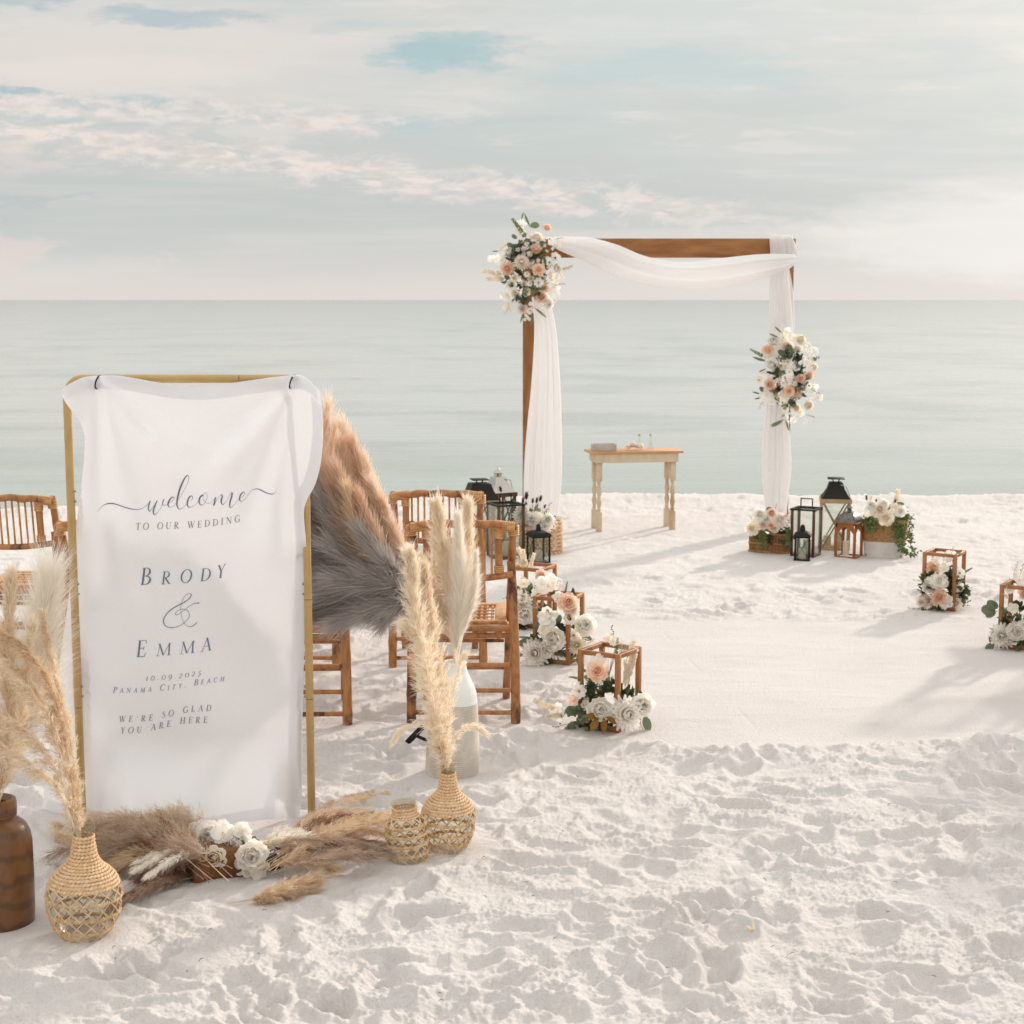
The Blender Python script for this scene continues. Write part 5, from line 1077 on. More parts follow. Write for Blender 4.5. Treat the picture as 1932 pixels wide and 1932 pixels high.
bouquet('arch_bouquet', 'bouquet of cream, peach and anemone flowers tied halfway up the draped post of the arch', 'flower arrangement', 12.36, g5, [
 ('peony', 'w', 470, 370, 230), ('orchid', 'c', 650, 290, 190), ('orchid', 'w', 710, 190, 150), ('orchid', 'w', 820, 300, 160), ('mum', 'b', 700, 450, 230), ('anemone', 'w', 880, 500, 160), ('mum', 'c', 930, 330, 190), ('cluster', 'c', 1040, 440, 160), ('rose', 'p', 380, 510, 220), ('orchid', 'w', 390, 610, 160), ('peony', 'w', 440, 740, 220), ('ranunculus', 'c', 665, 740, 190),
 ('cosmos', 'w', 745, 870, 120), ('bloomlet', 'w', 800, 760, 150), ('orchid', 'w', 850, 810, 150), ('cluster', 'c', 1050, 780, 240), ('cluster', 'c', 1080, 620, 210), ('cluster', 'w', 1160, 520, 160), ('mum', 'c', 1160, 790, 140), ('rose', 'p', 1080, 930, 160), ('mum', 'p', 940, 980, 150), ('cluster', 'b', 690, 1000, 230), ('ranunculus', 'c', 830, 1070, 170), ('rose', 'p', 740, 1200, 200), ('mum', 'p', 880, 1220, 160),
 ('mum', 'p', 415, 1080, 200), ('cosmos', 'b', 230, 1010, 130), ('orchid', 'w', 350, 1260, 220), ('orchid', 'w', 440, 1370, 150), ('orchid', 'w', 290, 1400, 130), ('cluster', 'c', 620, 1350, 190), ('orchid', 'w', 1030, 1130, 180), ('orchid', 'w', 1160, 1150, 180), ('cluster', 'w', 1100, 1270, 160), ('orchid', 'c', 1250, 1310, 140), ('peony', 'b', 1060, 1430, 180), ('ranunculus', 'w', 640, 1580, 200), ('cluster', 'w', 800, 1650, 190), ('orchid', 'c', 930, 1560, 150),
 ('bloomlet', 'b', 1020, 1690, 110), ('bloomlet', 'b', 340, 900, 130), ('mum', 'c', 860, 1480, 150),
 ('willow', 620, 215, 480, 105), ('willow', 560, 290, 390, 230), ('willow', 370, 690, 105, 630), ('willow', 345, 820, 220, 885), ('willow', 265, 1240, 105, 1210), ('willow', 270, 1300, 145, 1335), ('willow', 620, 1680, 415, 1785), ('willow', 635, 1690, 430, 1815), ('willow', 680, 1680, 745, 1870), ('fern', 320, 620, 110, 500), ('twig', 1060, 1140, 1270, 1240), ('twig', 990, 1560, 1145, 1640), ('twig', 280, 1400, 240, 1490), ('broad', 330, 1170, 230, 1150), ('eucalyptus', 1100, 640, 1230, 650), ('bleached', 900, 300, 1010, 260), ('broad', 1120, 660, 1210, 650),
], (700, 950), seed=2, rim=.17, fill=70, fillf=22, fillr=(.11, .25), loc=(2.1, 12.4, 1.35), fillk=('darkleaf', 'darkleaf', 'eucalyptus', 'broad'))

# ------------------------------------------------------------------ sand ceremony table
tb = thing('console_table', 'narrow cream painted console table with turned legs and a honey wood top, under the arch', 'table', (.957, 12.45, 0), R(9.0)); TB = tb.matrix_basis
TH_ = .632
b = MB(); b.box((0, 0, TH_ - .009), (.74, .27, .018), bev=.004); b.build('tabletop', M_TOPW, tb)
b = MB(); b.box((0, -.112, TH_ - .018 - .035), (.66, .018, .069)); b.build('apron', M_CREAMP, tb)
for y_, w_, d_, x_ in ((.112, .66, .018, 0),): b = MB(); b.box((x_, y_, TH_ - .053), (w_, d_, .069)); b.build('apron', M_CREAMP, tb)
for x_ in (-.321, .321): b = MB(); b.box((x_, 0, TH_ - .053), (.018, .206, .067)); b.build('apron', M_CREAMP, tb)
for x_ in (-.295, .295):
    for y_ in (-.088, .088):
        b = MB(); b.box((x_, y_, .475), (.042, .040, .155), bev=.003)
        zs = [.40, .393, .385, .375, .36, .33, .30, .28, .272, .265, .255, .235, .205, .185, .175, .165, .155]; rs = [.020, .013, .019, .012, .014, .020, .019, .013, .018, .012, .016, .021, .016, .012, .018, .013, .020]
        b.lathe([(r_, z_) for r_, z_ in zip(reversed(rs), reversed(zs))], 14, c=(x_, y_, 0)); b.box((x_, y_, .055), (.042, .042, .205), bev=.003); b.build('leg', M_CREAMP, tb)
def on_table(px_, py_, Y, name, label, cat, group=None): q = P(px_, py_, Y); return thing(name, label, cat, (q.x, Y, TH_ + .001), R(9), group)
t = on_table(1139, 845, 12.37, 'keepsake_box', 'low whitewashed wooden tray box at the near end of the console table', 'box')
for c_, s_ in (((0, -.032, .028), (.19, .008, .054)), ((0, .032, .028), (.19, .008, .054)), ((-.091, 0, .028), (.008, .055, .054)), ((.091, 0, .028), (.008, .055, .054))):
    b = MB(); b.box(c_, s_); b.build('side', M_BURLAP, t)
b = MB(); b.box((0, 0, .006), (.17, .052, .008)); b.build('bottom', M_BURLAP, t)
VP = [(.022, 0), (.026, .004), (.027, .02), (.022, .04), (.012, .06), (.009, .08), (.009, .11), (.013, .122), (.012, .122), (.007, .105)]
for i, (px_, lab) in enumerate(((1206, 'small clear glass carafe on the console table, nearer the tray'), (1227, 'small clear glass carafe on the console table, nearer the table end'))):
    t = on_table(px_, 841, 12.40, 'glass_carafe', lab, 'carafe', 'glass carafes for the sand ceremony'); b = MB(); b.lathe(VP, 20, cap='bottom'); b.build('glass_body', M_GLASS, t)
    b = MB(); b.lathe([(.008, .116), (.010, .12), (.010, .128), (.006, .131)], 12); b.build('stopper', M_BLEACH, t)
t = on_table(1197, 842, 12.45, 'seashell', 'large blush seashell lying behind the two carafes', 'shell')
b = MB()
for k in range(9):
    a = R(20 + k * 17); b.blob((-.02 + .03 * math.cos(a), 0, .026 + .018 * math.sin(a)), (.026, .028, .016), 0, 8, 5, Matrix.Rotation(a, 3, 'Y'))
b.blob((-.055, 0, .012), (.03, .012, .010)); b.blob((.045, 0, .03), (.03, .03, .022)); b.build('shell_body', M_PBLUSH, t, smooth=True)

# ------------------------------------------------------------------ bamboo folding chairs (local: x across, y away from the camera)
def bpole(b, p0, p1, r0, r1=None, nodes=3, bow=(0, 0, 0), n=10, seed=0):
    r = random.Random(seed); p0, p1 = Vector(p0), Vector(p1); r1 = r1 or r0; m = 26; pts = []; rad = []; ns = [(k + .5 + r.uniform(-.2, .2)) / nodes for k in range(nodes)]
    for i in range(m + 1):
        t = i / m; pts.append(p0.lerp(p1, t) + Vector(bow) * 4 * t * (1 - t)); q = r0 + (r1 - r0) * t
        for u in ns: q *= 1 + .13 * math.exp(-((t - u) / .022) ** 2)
        rad.append(q)
    b.tube(pts, rad, n)
def make_chair(label, loc, rz=0, group='bamboo folding chairs set out for the guests'):
    t = thing('folding_chair', label, 'chair', loc, rz, group)
    def part(name, m, fn, par=None): b = MB(); fn(b); return b.build(name, m, par or t, smooth='auto')
    hw = .225
    for s in (-1, 1):
        part('leg', M_BAMBOO, lambda b: bpole(b, (s * (hw - .002), 0, -.04), (s * (hw - .022), .045, .70), .021, .0185, 3, (s * .006, 0, 0), seed=s + 3))
        bp = part('back_post', M_BAMBOO, lambda b: bpole(b, (s * (hw - .046), .455, -.04), (s * (hw - .012), -.015, .872), .0175, .0165, 4, (0, .0, 0), seed=s + 9))
        ip = part('inner_post', M_BAMBOO, lambda b: bpole(b, (s * .152, .0, .652), (s * .150, -.028, .868), .0165, .016, 1, seed=s + 19))
        wraps = [lambda b: [b.tube([(s * x_, -.028 + .0195 * math.cos(a), .871 - 4 * .004 * (x_ / .21) ** 2 + .0195 * math.sin(a)) for a in np.linspace(0, 2 * math.pi, 13)[:-1]], .0042, 5, closed=True) for x_ in np.linspace(.136, .215, 12)],
                 lambda b: [b.tube([(s * .151 + .0185 * math.cos(a), -.026 + .0185 * math.sin(a), z_) for a in np.linspace(0, 2 * math.pi, 13)[:-1]], .0042, 5, closed=True) for z_ in np.linspace(.812, .852, 6)],
                 lambda b: [b.tube([(s * .152 + .0185 * math.cos(a), -.004 + .0185 * math.sin(a), z_) for a in np.linspace(0, 2 * math.pi, 13)[:-1]], .0042, 5, closed=True) for z_ in np.linspace(.662, .685, 4)],
                 lambda b: [b.tube([(s * (.214) + .021 * math.cos(a), -.010 + .021 * math.sin(a), z_) for a in np.linspace(0, 2 * math.pi, 13)[:-1]], .0042, 5, closed=True) for z_ in np.linspace(.822, .858, 5)]]
        part('rattan_wrap', M_RATTAN, wraps[0], bp); part('rattan_wrap', M_RATTAN, wraps[1], ip); part('rattan_wrap', M_RATTAN, wraps[2], ip); part('rattan_wrap', M_RATTAN, wraps[3], bp)
        part('seat_side', M_BAMBOO, lambda b: b.box((s * .172, .345, .402), (.040, .43, .022), bev=.005))
        part('seat_peg', M_BAMBOO, lambda b: b.tube([(s * .15, .085, .372), (s * .15, .13, .372)], .019, 10))
    bow = lambda x, a: -a * (1 - (x / .22) ** 2)
    part('top_rail', M_BAMBOO, lambda b: b.tube([(x, -.028 + bow(x, .02), .874 - .018 * (x / .22) ** 2 + .003 * math.sin(x * 60)) for x in np.linspace(-.222, .222, 24)], [.0165 * (1 + .12 * (i in (6, 7, 15, 16))) for i in range(24)], 10))
    part('lower_rail', M_BAMBOO, lambda b: b.tube([(x, .005 + bow(x, .02), .652 - .018 * (1 - (x / .22) ** 2)) for x in np.linspace(-.21, .21, 20)], .0145, 10))
    for i in range(9):
        x = -.122 + i * .0305; part('spindle', M_SPINDLE, lambda b: b.tube([(x, .005 + bow(x, .02), .64), (x * .99, -.026 + bow(x, .02), .865)], .0052, 6))
    part('seat_front', M_SEATW, lambda b: b.box((0, .152, .414), (.37, .036, .018), bev=.004)); part('seat_back', M_SEATW, lambda b: b.box((0, .535, .414), (.37, .036, .018), bev=.004))
    for s in (-1, 1): part('seat_plank', M_SEATW, lambda b: b.box((s * .158, .343, .420), (.052, .345, .014), bev=.004))
    for i in range(11): x = -.120 + i * .024; part('seat_slat', M_SEATW, lambda b: b.tube([(x, .165, .419), (x, .525, .419)], .0066, 6))
    for i in range(5): y = .20 + i * .07; part('seat_tie', M_RATTAN, lambda b: b.tube([(-.13, y, .427), (.13, y, .427)], .0034, 5))
    part('seat_rail', M_BAMBOO, lambda b: b.tube([(-.205, .085, .400), (.205, .085, .400)], .015, 10)); part('seat_rail', M_BAMBOO, lambda b: b.tube([(-.20, .10, .366), (.20, .10, .366)], .0125, 10))
    for z_, y_, h in ((.255, .015, .200), (.145, .009, .202), (.05, .003, .206)): part('rung', M_BAMBOO, lambda b: b.bar((-h, y_, z_), (h, y_, z_), .020, .018, bev=.004))
    for z_ in (.30, .16): y_ = .455 - z_ * .515; part('rung', M_BAMBOO, lambda b: b.bar((-.172, y_, z_), (.172, y_, z_), .018, .016, bev=.004))
    return t
ch0 = make_chair('bamboo folding chair right behind the ribbed white vase, nearest the aisle boxes', (-.207, 6.63, 0))
G_ = 'bamboo folding chairs set out for the guests'
for x, y, rz, lab in [(-.925, 6.60, .03, 'bamboo folding chair behind the sign, cane seat showing past its gold post'),
    (-1.69, 6.64, .04, 'bamboo folding chair half covered by the sign post on the seaward left, beside white pampas'),
    (-.365, 7.68, .02, 'bamboo folding chair in front of the large black roofed lantern, second row'),
    (-1.09, 7.68, -.02, 'bamboo folding chair almost hidden behind the grey plume fan, its dark seat edge showing'),
    (-2.395, 7.50, .0, 'bamboo folding chair at the left edge with the sea behind its backrest')]:
    dup(ch0, (x, y, 0), rz, lab, G_)
# chairs of the other block, just beyond the right side of the photograph: their shadows reach the raked sand
for x, y, rz, lab in [(3.13, 8.42, .0, 'bamboo folding chair across the aisle, only its cane seat corner entering at the right edge'),
    (3.06, 7.42, .05, 'bamboo folding chair just past the right edge beside the big white chrysanthemum'), (3.75, 8.6, .0, 'bamboo folding chair of the far row across the aisle, second from the aisle'),
    (3.75, 7.5, .0, 'bamboo folding chair of the middle row across the aisle, second from the aisle'), (2.95, 6.5, .0, 'bamboo folding chair of the near row across the aisle, beside the raked sand'), (3.65, 6.5, .0, 'bamboo folding chair of the near row across the aisle, outermost')]:
    dup(ch0, (x, y, 0), rz, lab, G_)

# ------------------------------------------------------------------ lanterns
def panes(t, w, d, z0, z1, ins=.002):
    for s in (-1, 1):
        b = MB(); b.box((0, s * (d / 2 - ins), (z0 + z1) / 2), (w - .004, .002, z1 - z0)); b.build('glass_pane', M_GLASS, t, smooth=False)
        b = MB(); b.box((s * (w / 2 - ins), 0, (z0 + z1) / 2), (.002, d - .008, z1 - z0)); b.build('glass_pane', M_GLASS, t, smooth=False)
def candle(t, x, y, z, r_, h): b = MB(); b.lathe([(r_, 0), (r_, h), (r_ * .85, h * 1.02), (.002, h * .97)], 16, c=(x, y, z)); o = b.build('candle', M_WAXW, t); b = MB(); b.tube([(x, y, z + h * .96), (x + .001, y, z + h + .012)], .0014, 4); b.build('wick', M_BLACK, o)
def posts(t, w, d, z0, z1, th, m, name='corner_post'):
    for sx in (-1, 1):
        for sy in (-1, 1): b = MB(); b.box((sx * (w - th) / 2, sy * (d - th) / 2, (z0 + z1) / 2), (th, th, z1 - z0), bev=th * .12); b.build(name, m, t)
def frame_ring(t, w, d, z, th, hh, m, name, solid=False):
    b = MB()
    if solid: b.box((0, 0, z), (w, d, hh), bev=.002)
    else:
        for s in (-1, 1): b.box((0, s * (d - th) / 2, z), (w, th, hh)); b.box((s * (w - th) / 2, 0, z), (th, d - 2 * th - .001, hh))
    b.build(name, m, t)
def pyramid(t, rows, m, name='roof', c=None):
    """rows: (half width, z) of square sections"""
    b = MB(); vs = [(sx * h, sy * h, z) for h, z in rows for sx, sy in ((-1, -1), (1, -1), (1, 1), (-1, 1))]
    fs = [(i * 4 + k, i * 4 + (k + 1) % 4, (i + 1) * 4 + (k + 1) % 4, (i + 1) * 4 + k) for i in range(len(rows) - 1) for k in range(4)]; n = len(rows)
    fs += [(3, 2, 1, 0), ((n - 1) * 4, (n - 1) * 4 + 1, (n - 1) * 4 + 2, (n - 1) * 4 + 3)]; b.add(vs, fs); b.build(name, m, t)
def tall_dark(label, loc, rz, w=.185, H=.335, m=M_BROWNW, group=None):
    t = thing('lantern', label, 'lantern', loc, rz, group); frame_ring(t, w, w, .008, .02, .016, m, 'base', True); posts(t, w, w, .016, H - .012, .018, m)
    frame_ring(t, w + .008, w + .008, H - .006, .022, .012, M_DKROOF, 'top_rim'); panes(t, w, w, .018, H - .014)
    b = MB(); b.bar((-.042, 0, H), (-.042, 0, H + .062), .007); b.bar((.042, 0, H), (.042, 0, H + .062), .007); b.bar((-.046, 0, H + .065), (.046, 0, H + .065), .007); b.bar((-w / 2, 0, H - .004), (w / 2, 0, H - .004), .010, .006); b.build('handle', M_DKROOF, t)
    candle(t, .01, 0, .016, .028, .10); return t
def small_black(label, loc, rz, w=.115, H=.175, sc_=1.0, group=None):
    t = thing('lantern', label, 'lantern', loc, rz, group); t.scale = (sc_,) * 3; frame_ring(t, w, w, .008, .02, .016, M_BLACK, 'base', True); posts(t, w - .006, w - .006, .016, H, .012, M_BLACK); panes(t, w - .008, w - .008, .016, H)
    frame_ring(t, w - .004, w - .004, H + .005, .01, .010, M_BLACK, 'top_rim', True); pyramid(t, [(w / 2 + .006, H + .010), (w / 2 - .004, H + .028), (w / 2 - .028, H + .042), (w / 2 - .038, H + .046)], M_BLACK)
    b = MB(); b.lathe([(.018, H + .044), (.018, H + .066), (.014, H + .072), (.017, H + .076), (.012, H + .086), (.004, H + .09)], 12); b.build('chimney', M_BLACK, t)
    for s in (-1, 1):
        b = MB()
        for a, c in (((-w / 2 + .012, H - .004), (w / 2 - .012, .02)), ((w / 2 - .012, H - .004), (-w / 2 + .012, .02))):
            b.tube([(a[0], s * (w / 2 - .006), a[1]), (c[0], s * (w / 2 - .006), c[1])], .0014, 4); b.tube([(s * (w / 2 - .006), a[0], a[1]), (s * (w / 2 - .006), c[0], c[1])], .0014, 4)
        b.build('wire_cross', M_BLACK, t)
    candle(t, 0, 0, .016, .026, .075); return t
def big_roof(label, loc, rz, w=.205, H=.36, group=None, roofm=M_DKROOF, wood=M_PALEW):
    t = thing('lantern', label, 'lantern', loc, rz, group); frame_ring(t, w, w, .010, .02, .020, wood, 'base', True); posts(t, w, w, .020, H - .03, .016, wood); frame_ring(t, w + .012, w + .012, H - .015, .024, .030, wood, 'top_rim')
    panes(t, w, w, .02, H - .03)
    for s in (-1, 1):
        b = MB()
        for sg in (-1, 1):
            b.bar((sg * (w / 2 - .02), s * (w / 2 - .006), .025), (-sg * (w / 2 - .02), s * (w / 2 - .006 - (.002 if sg > 0 else 0)), H - .035), .010, .006, up=(0, 1, 0))
            b.bar((s * (w / 2 - .006), sg * (w / 2 - .02), .025), (s * (w / 2 - .006 - (.002 if sg > 0 else 0)), -sg * (w / 2 - .02), H - .035), .010, .006, up=(1, 0, 0))
        b.build('cross_brace', wood, t)
    pyramid(t, [(w / 2 - .002, H + .001), (w / 2 - .024, H + .03), (w / 2 - .044, H + .065), (w / 2 - .058, H + .11), (w / 2 - .064, H + .115)], roofm)
    if roofm is M_STEEL:
        b = MB(); b.lathe([(.03, H + .11), (.03, H + .135), (.04, H + .142), (.022, H + .16), (.008, H + .172), (.004, H + .186)], 12); b.build('finial', roofm, t)
    else:
        b = MB()
        for sx in (-1, 1): b.bar((sx * .016, 0, H + .112), (sx * .026, 0, H + .138), .008)
        b.build('cap_bracket', roofm, t); b = MB(); b.box((0, 0, H + .142), (.12, .12, .007), bev=.001); b.build('cap_plate', roofm, t)
    b = MB(); b.tube([(.03, -.05, H + .10), (.07, -.06, H + .09), (.10, -.04, H + .02), (.095, 0, H + .01)], .003, 5); b.build('handle', M_STEEL, t)
    candle(t, .03, -.01, .02, .034, .10); candle(t, -.05, .03, .02, .028, .07); return t
k7 = lambda x, y: (1367.9 + .1953 * x, 849 + .1953 * y); kl = lambda x, y: (707.5 + .1953 * x, 896.2 + .1953 * y)
GR = 'lanterns and baskets at the foot of the arch'
q = P(*k7(1050, 900), 11.5); big_roof('tallest pale wood lantern with dark pagoda roof, by the jute basket', (q.x, 11.48, 0), R(-9), .215, .375, GR)
q = P(*k7(785, 900), 11.12); tall_dark('open dark brown lantern with square handle, behind the small black one by the wicker box', (q.x, 11.14, 0), R(-28), .175, .345, group=GR)
q = P(*k7(742, 900), 10.95); small_black('small black lantern with crossed wires in front of the wicker box', (q.x, 10.93, 0), R(-12), .112, .165, 1.0, GR)
q = P(*k7(1195, 900), 11.1); t = thing('lantern', 'orange wood lantern with arched sides under a pewter dome, beside the jute basket', 'lantern', (q.x, 11.1, 0), R(-33), GR)
w, H = .155, .245
frame_ring(t, w, w, .006, .016, .012, M_ORANGW, 'base'); posts(t, w, w, .012, H - .03, .018, M_ORANGW); 
def arch_side(rot):
    b = MB(); M3 = Matrix.Rotation(rot, 3, 'Z'); pts = [(-w / 2 + .018, H), (w / 2 - .018, H)]; inner = [(w / 2 - .018 - .0, H - .07)] + [(x, H - .07 + .045 * (1 - abs(x / (w / 2 - .018)) ** 1.7)) for x in np.linspace(w / 2 - .018, -w / 2 + .018, 13)] 
    fr = [M3 @ Vector((x, -w / 2 + .002, z)) for x, z in inner[1:]]; bk = [M3 @ Vector((x, -w / 2 + .014, z)) for x, z in inner[1:]]; tf = [M3 @ Vector((x, -w / 2 + .002, H)) for x, z in inner[1:]]; tk = [M3 @ Vector((x, -w / 2 + .014, H)) for x, z in inner[1:]]
    n = len(fr); vs = fr + bk + tf + tk; fs = []
    for i in range(n - 1): fs += [(i, i + 1, 2 * n + i + 1, 2 * n + i), (n + i, 3 * n + i, 3 * n + i + 1, n + i + 1), (i, n + i, n + i + 1, i + 1), (2 * n + i, 2 * n + i + 1, 3 * n + i + 1, 3 * n + i)]
    b.add(vs, fs); b.build('arched_side', M_ORANGW, t)
for k in range(4): arch_side(k * math.pi / 2)
frame_ring(t, w + .01, w + .01, H + .004, .02, .006, M_ORANGW, 'top_rim', True)
pyramid(t, [(w / 2 - .001, H + .0075), (w / 2 - .006, H + .03), (w / 2 - .02, H + .055), (w / 2 - .045, H + .075), (.012, H + .082)], M_PEWTER, 'dome')
b = MB(); b.lathe([(.016, H + .08), (.016, H + .094), (.010, H + .098), (.026, H + .104), (.018, H + .116), (.006, H + .128), (.003, H + .14)], 14); b.build('finial', M_PEWTER, t); candle(t, -.02, 0, .012, .022, .10)
# left cluster
GL_ = 'lanterns and baskets beside the left arch post'
q = P(*kl(1010, 200), 11.45); big_roof('large lantern with dark pagoda roof and flat cap, behind the bamboo chair', (q.x, 11.45, 0), R(14), .26, .37, GL_)
q = P(*kl(1190, 250), 11.75); t = big_roof('steel roofed lantern with a small finial, half behind the dark pagoda roof', (q.x, 11.8, 0), R(30), .20, .38, GL_, M_STEEL, M_BROWNW)
q = P(*kl(1262, 500), 11.05); tall_dark('brown open lantern with square handle, between chair back and flower basket', (q.x, 11.05, 0), R(24), .205, .39, group=GL_)
q = P(*kl(1580, 800), 10.8); small_black('small black lantern with crossed wires and a candle, in front of the rope basket', (q.x, 10.82, 0), R(20), .135, .185, 1.0, GL_)

# ------------------------------------------------------------------ baskets
def rings_basket(t, hw, hd, z0, z1, step, m, rr, jit=.0015, sq=3.0, flare=.0, name='woven_row', seed=0):
    r = random.Random(seed); z = z0; b = MB(); n = 44
    while z < z1:
        f = 1 + flare * (z - z0) / (z1 - z0); pts = []
        for k in range(n):
            a = 2 * math.pi * k / n; ca, sa = math.cos(a), math.sin(a); q = (abs(ca) ** sq + abs(sa) ** sq) ** (-1 / sq); pts.append((hw * f * ca * q + r.uniform(-jit, jit), hd * f * sa * q + r.uniform(-jit, jit), z + r.uniform(-jit, jit) * .4))
        b.tube(pts, rr, 5, closed=True); z += step
    o = b.build(name, m, t); o['kind'] = 'stuff'
q = P(*k7(1545, 900), 11.15); bx = thing('jute_basket', 'square jute basket with a white lower half, spilling flowers and trailing ivy', 'basket', (q.x, 11.15, 0), R(-18), GR)
rings_basket(bx, .135, .12, .006, .115, .0088, M_WHITEW, .0052, .001, 5, .05, 'white_rows', 1); rings_basket(bx, .142, .126, .118, .27, .0088, M_JUTE, .0052, .001, 5, .07, 'jute_rows', 2)
b = MB(); b.box((0, 0, .02), (.25, .22, .02)); b.build('basket_floor', M_JUTE, bx)
q = P(*k7(430, 900), 11.3); wx_ = thing('wicker_box', 'low brown wicker box of flowers at the foot of the right drape', 'basket', (q.x + .01, 11.32, 0), R(-22), GR)
rings_basket(wx_, .135, .075, .010, .135, .0085, M_WICKER, .0050, .0025, 9, .02, 'wicker_rows', 3)
b = MB(); rr_ = random.Random(4)
for i in range(26):
    for s in (-1, 1): x = -.125 + i * .01; b.tube([(x, s * .077, .005), (x + rr_.uniform(-.002, .002), s * .080, .14)], .0035, 5)
for i in range(13):
    for s in (-1, 1): y = -.066 + i * .011; b.tube([(s * .137, y, .005), (s * .140, y, .14)], .0035, 5)
o = b.build('wicker_stakes', M_WICKER, wx_); o['kind'] = 'stuff'
for z in (.012, .072, .14): 
    b = MB()
    for ph in (0, math.pi): b.tube([((.143 + .003 * math.cos(30 * a + ph)) * math.cos(a) * ((abs(math.cos(a)) ** 9 + abs(math.sin(a)) ** 9) ** (-1 / 9)), (.083 + .003 * math.cos(30 * a + ph)) * math.sin(a) * ((abs(math.cos(a)) ** 9 + abs(math.sin(a)) ** 9) ** (-1 / 9)), z + .004 * math.sin(30 * a + ph)) for a in np.linspace(0, 2 * math.pi, 200)[:-1]], .0045, 5, closed=True)
    b.build('braided_band', M_SPINDLE, wx_)
q = P(*kl(1600, 650), 11.25); rb = thing('rope_basket', 'round rope basket full of flowers at the foot of the left arch post', 'basket', (q.x, 11.28, 0), 0, GL_)
b = MB(); r = random.Random(5)
for j in range(9):
    z = .012 + j * .027; n = 24
    for k in range(n):
        a = 2 * math.pi * (k + .5 * (j % 2)) / n; c = (.148 * math.cos(a), .12 * math.sin(a), z); d = Vector((-math.sin(a), math.cos(a), .35 * (1 if j % 2 else -1))).normalized(); no = Vector((math.cos(a), math.sin(a), 0))
        w_ = no.cross(d).normalized(); b.blob(c, (.024, .0125, .012), 0, 6, 4, Matrix((d, w_, no)).transposed())
o = b.build('rope_rows', M_WEAVE, rb); o['kind'] = 'stuff'

bouquet('basket_flowers', 'cream roses and blush blooms with trailing ivy in the jute basket', 'flower arrangement', 11.05, k7, [
 ('rose', 'c', 1555, 655, 160), ('rose', 'w', 1695, 590, 120), ('mum', 'b', 1500, 570, 130), ('cluster', 'w', 1390, 570, 130), ('orchid', 'w', 1450, 605, 120), ('cluster', 'b', 1600, 590, 110), ('peony', 'w', 1420, 540, 110), ('mum', 'w', 1530, 520, 110), ('cluster', 'w', 1350, 610, 100), ('orchid', 'c', 1640, 560, 100),
 ('tail', 1375, 600, 1365, 440), ('tail', 1450, 600, 1462, 475), ('bleached', 1620, 600, 1675, 400), ('bleached', 1400, 560, 1410, 450), ('tail', 1610, 600, 1650, 475), ('broad', 1650, 530, 1730, 515), ('fern', 1700, 600, 1770, 590), ('lavender', 1540, 540, 1570, 470), ('grass', 1630, 600, 1640, 460),
 ('bush', 1400, 640, 1420, 760), ('bush', 1640, 650, 1650, 770), ('bush', 1350, 620, 1330, 740),
], (1540, 600), seed=3, rim=.08, fill=22, fillr=(.13, .03), fillk=('bush', 'darkleaf', 'fern'), loc=(P(*k7(1545, 700), 11.12).x, 11.12, .24), fillc=(P(*k7(1545, 640), 11.12).x, 11.1, .27))
def ivy(parent, pts, n, seed, leafs=.022, m=M_GREENF):
    r = random.Random(seed); q = catmull(pts, 40); b = MB(); b.tube([tuple(p) for p in q[::3]], .0016, 4, 1)
    for i in range(n):
        p = Vector(q[int(r.random() * 39)]) + Vector((r.gauss(0, .010), r.gauss(0, .010), r.gauss(0, .008))); leaf(b, p, Vector((r.uniform(-1, 1), r.uniform(-1, .4), r.uniform(-.8, .4))), Vector((r.uniform(-1, 1), -1, r.uniform(-.2, 1))), leafs * r.uniform(.6, 1.2), leafs * .6)
    b.build('ivy_trail', [m, M_STEM], parent, world=True)
iv = bpy.data.objects['basket_flowers']
for i, L in enumerate([[(1690, 640, 11.02), (1700, 760, 10.98), (1700, 880, 10.95), (1740, 980, 10.93)], [(1720, 630, 11.04), (1760, 760, 11.0), (1790, 900, 10.96), (1850, 1020, 10.93)], [(1660, 660, 11.0), (1660, 800, 10.97), (1690, 950, 10.94), (1760, 1010, 10.92)],
    [(1740, 620, 11.05), (1800, 700, 11.02), (1800, 820, 11.0), (1790, 940, 10.97)], [(1680, 640, 11.0), (1720, 820, 10.97), (1740, 960, 10.94), (1810, 1030, 10.92)], [(1410, 650, 10.99), (1405, 740, 10.97), (1400, 790, 10.96)], [(1640, 640, 10.99), (1640, 760, 10.96), (1650, 860, 10.95)]]):
    ivy(iv, [pp(*k7(x, y), Y) for x, y, Y in L], 70 if i < 5 else 30, i)
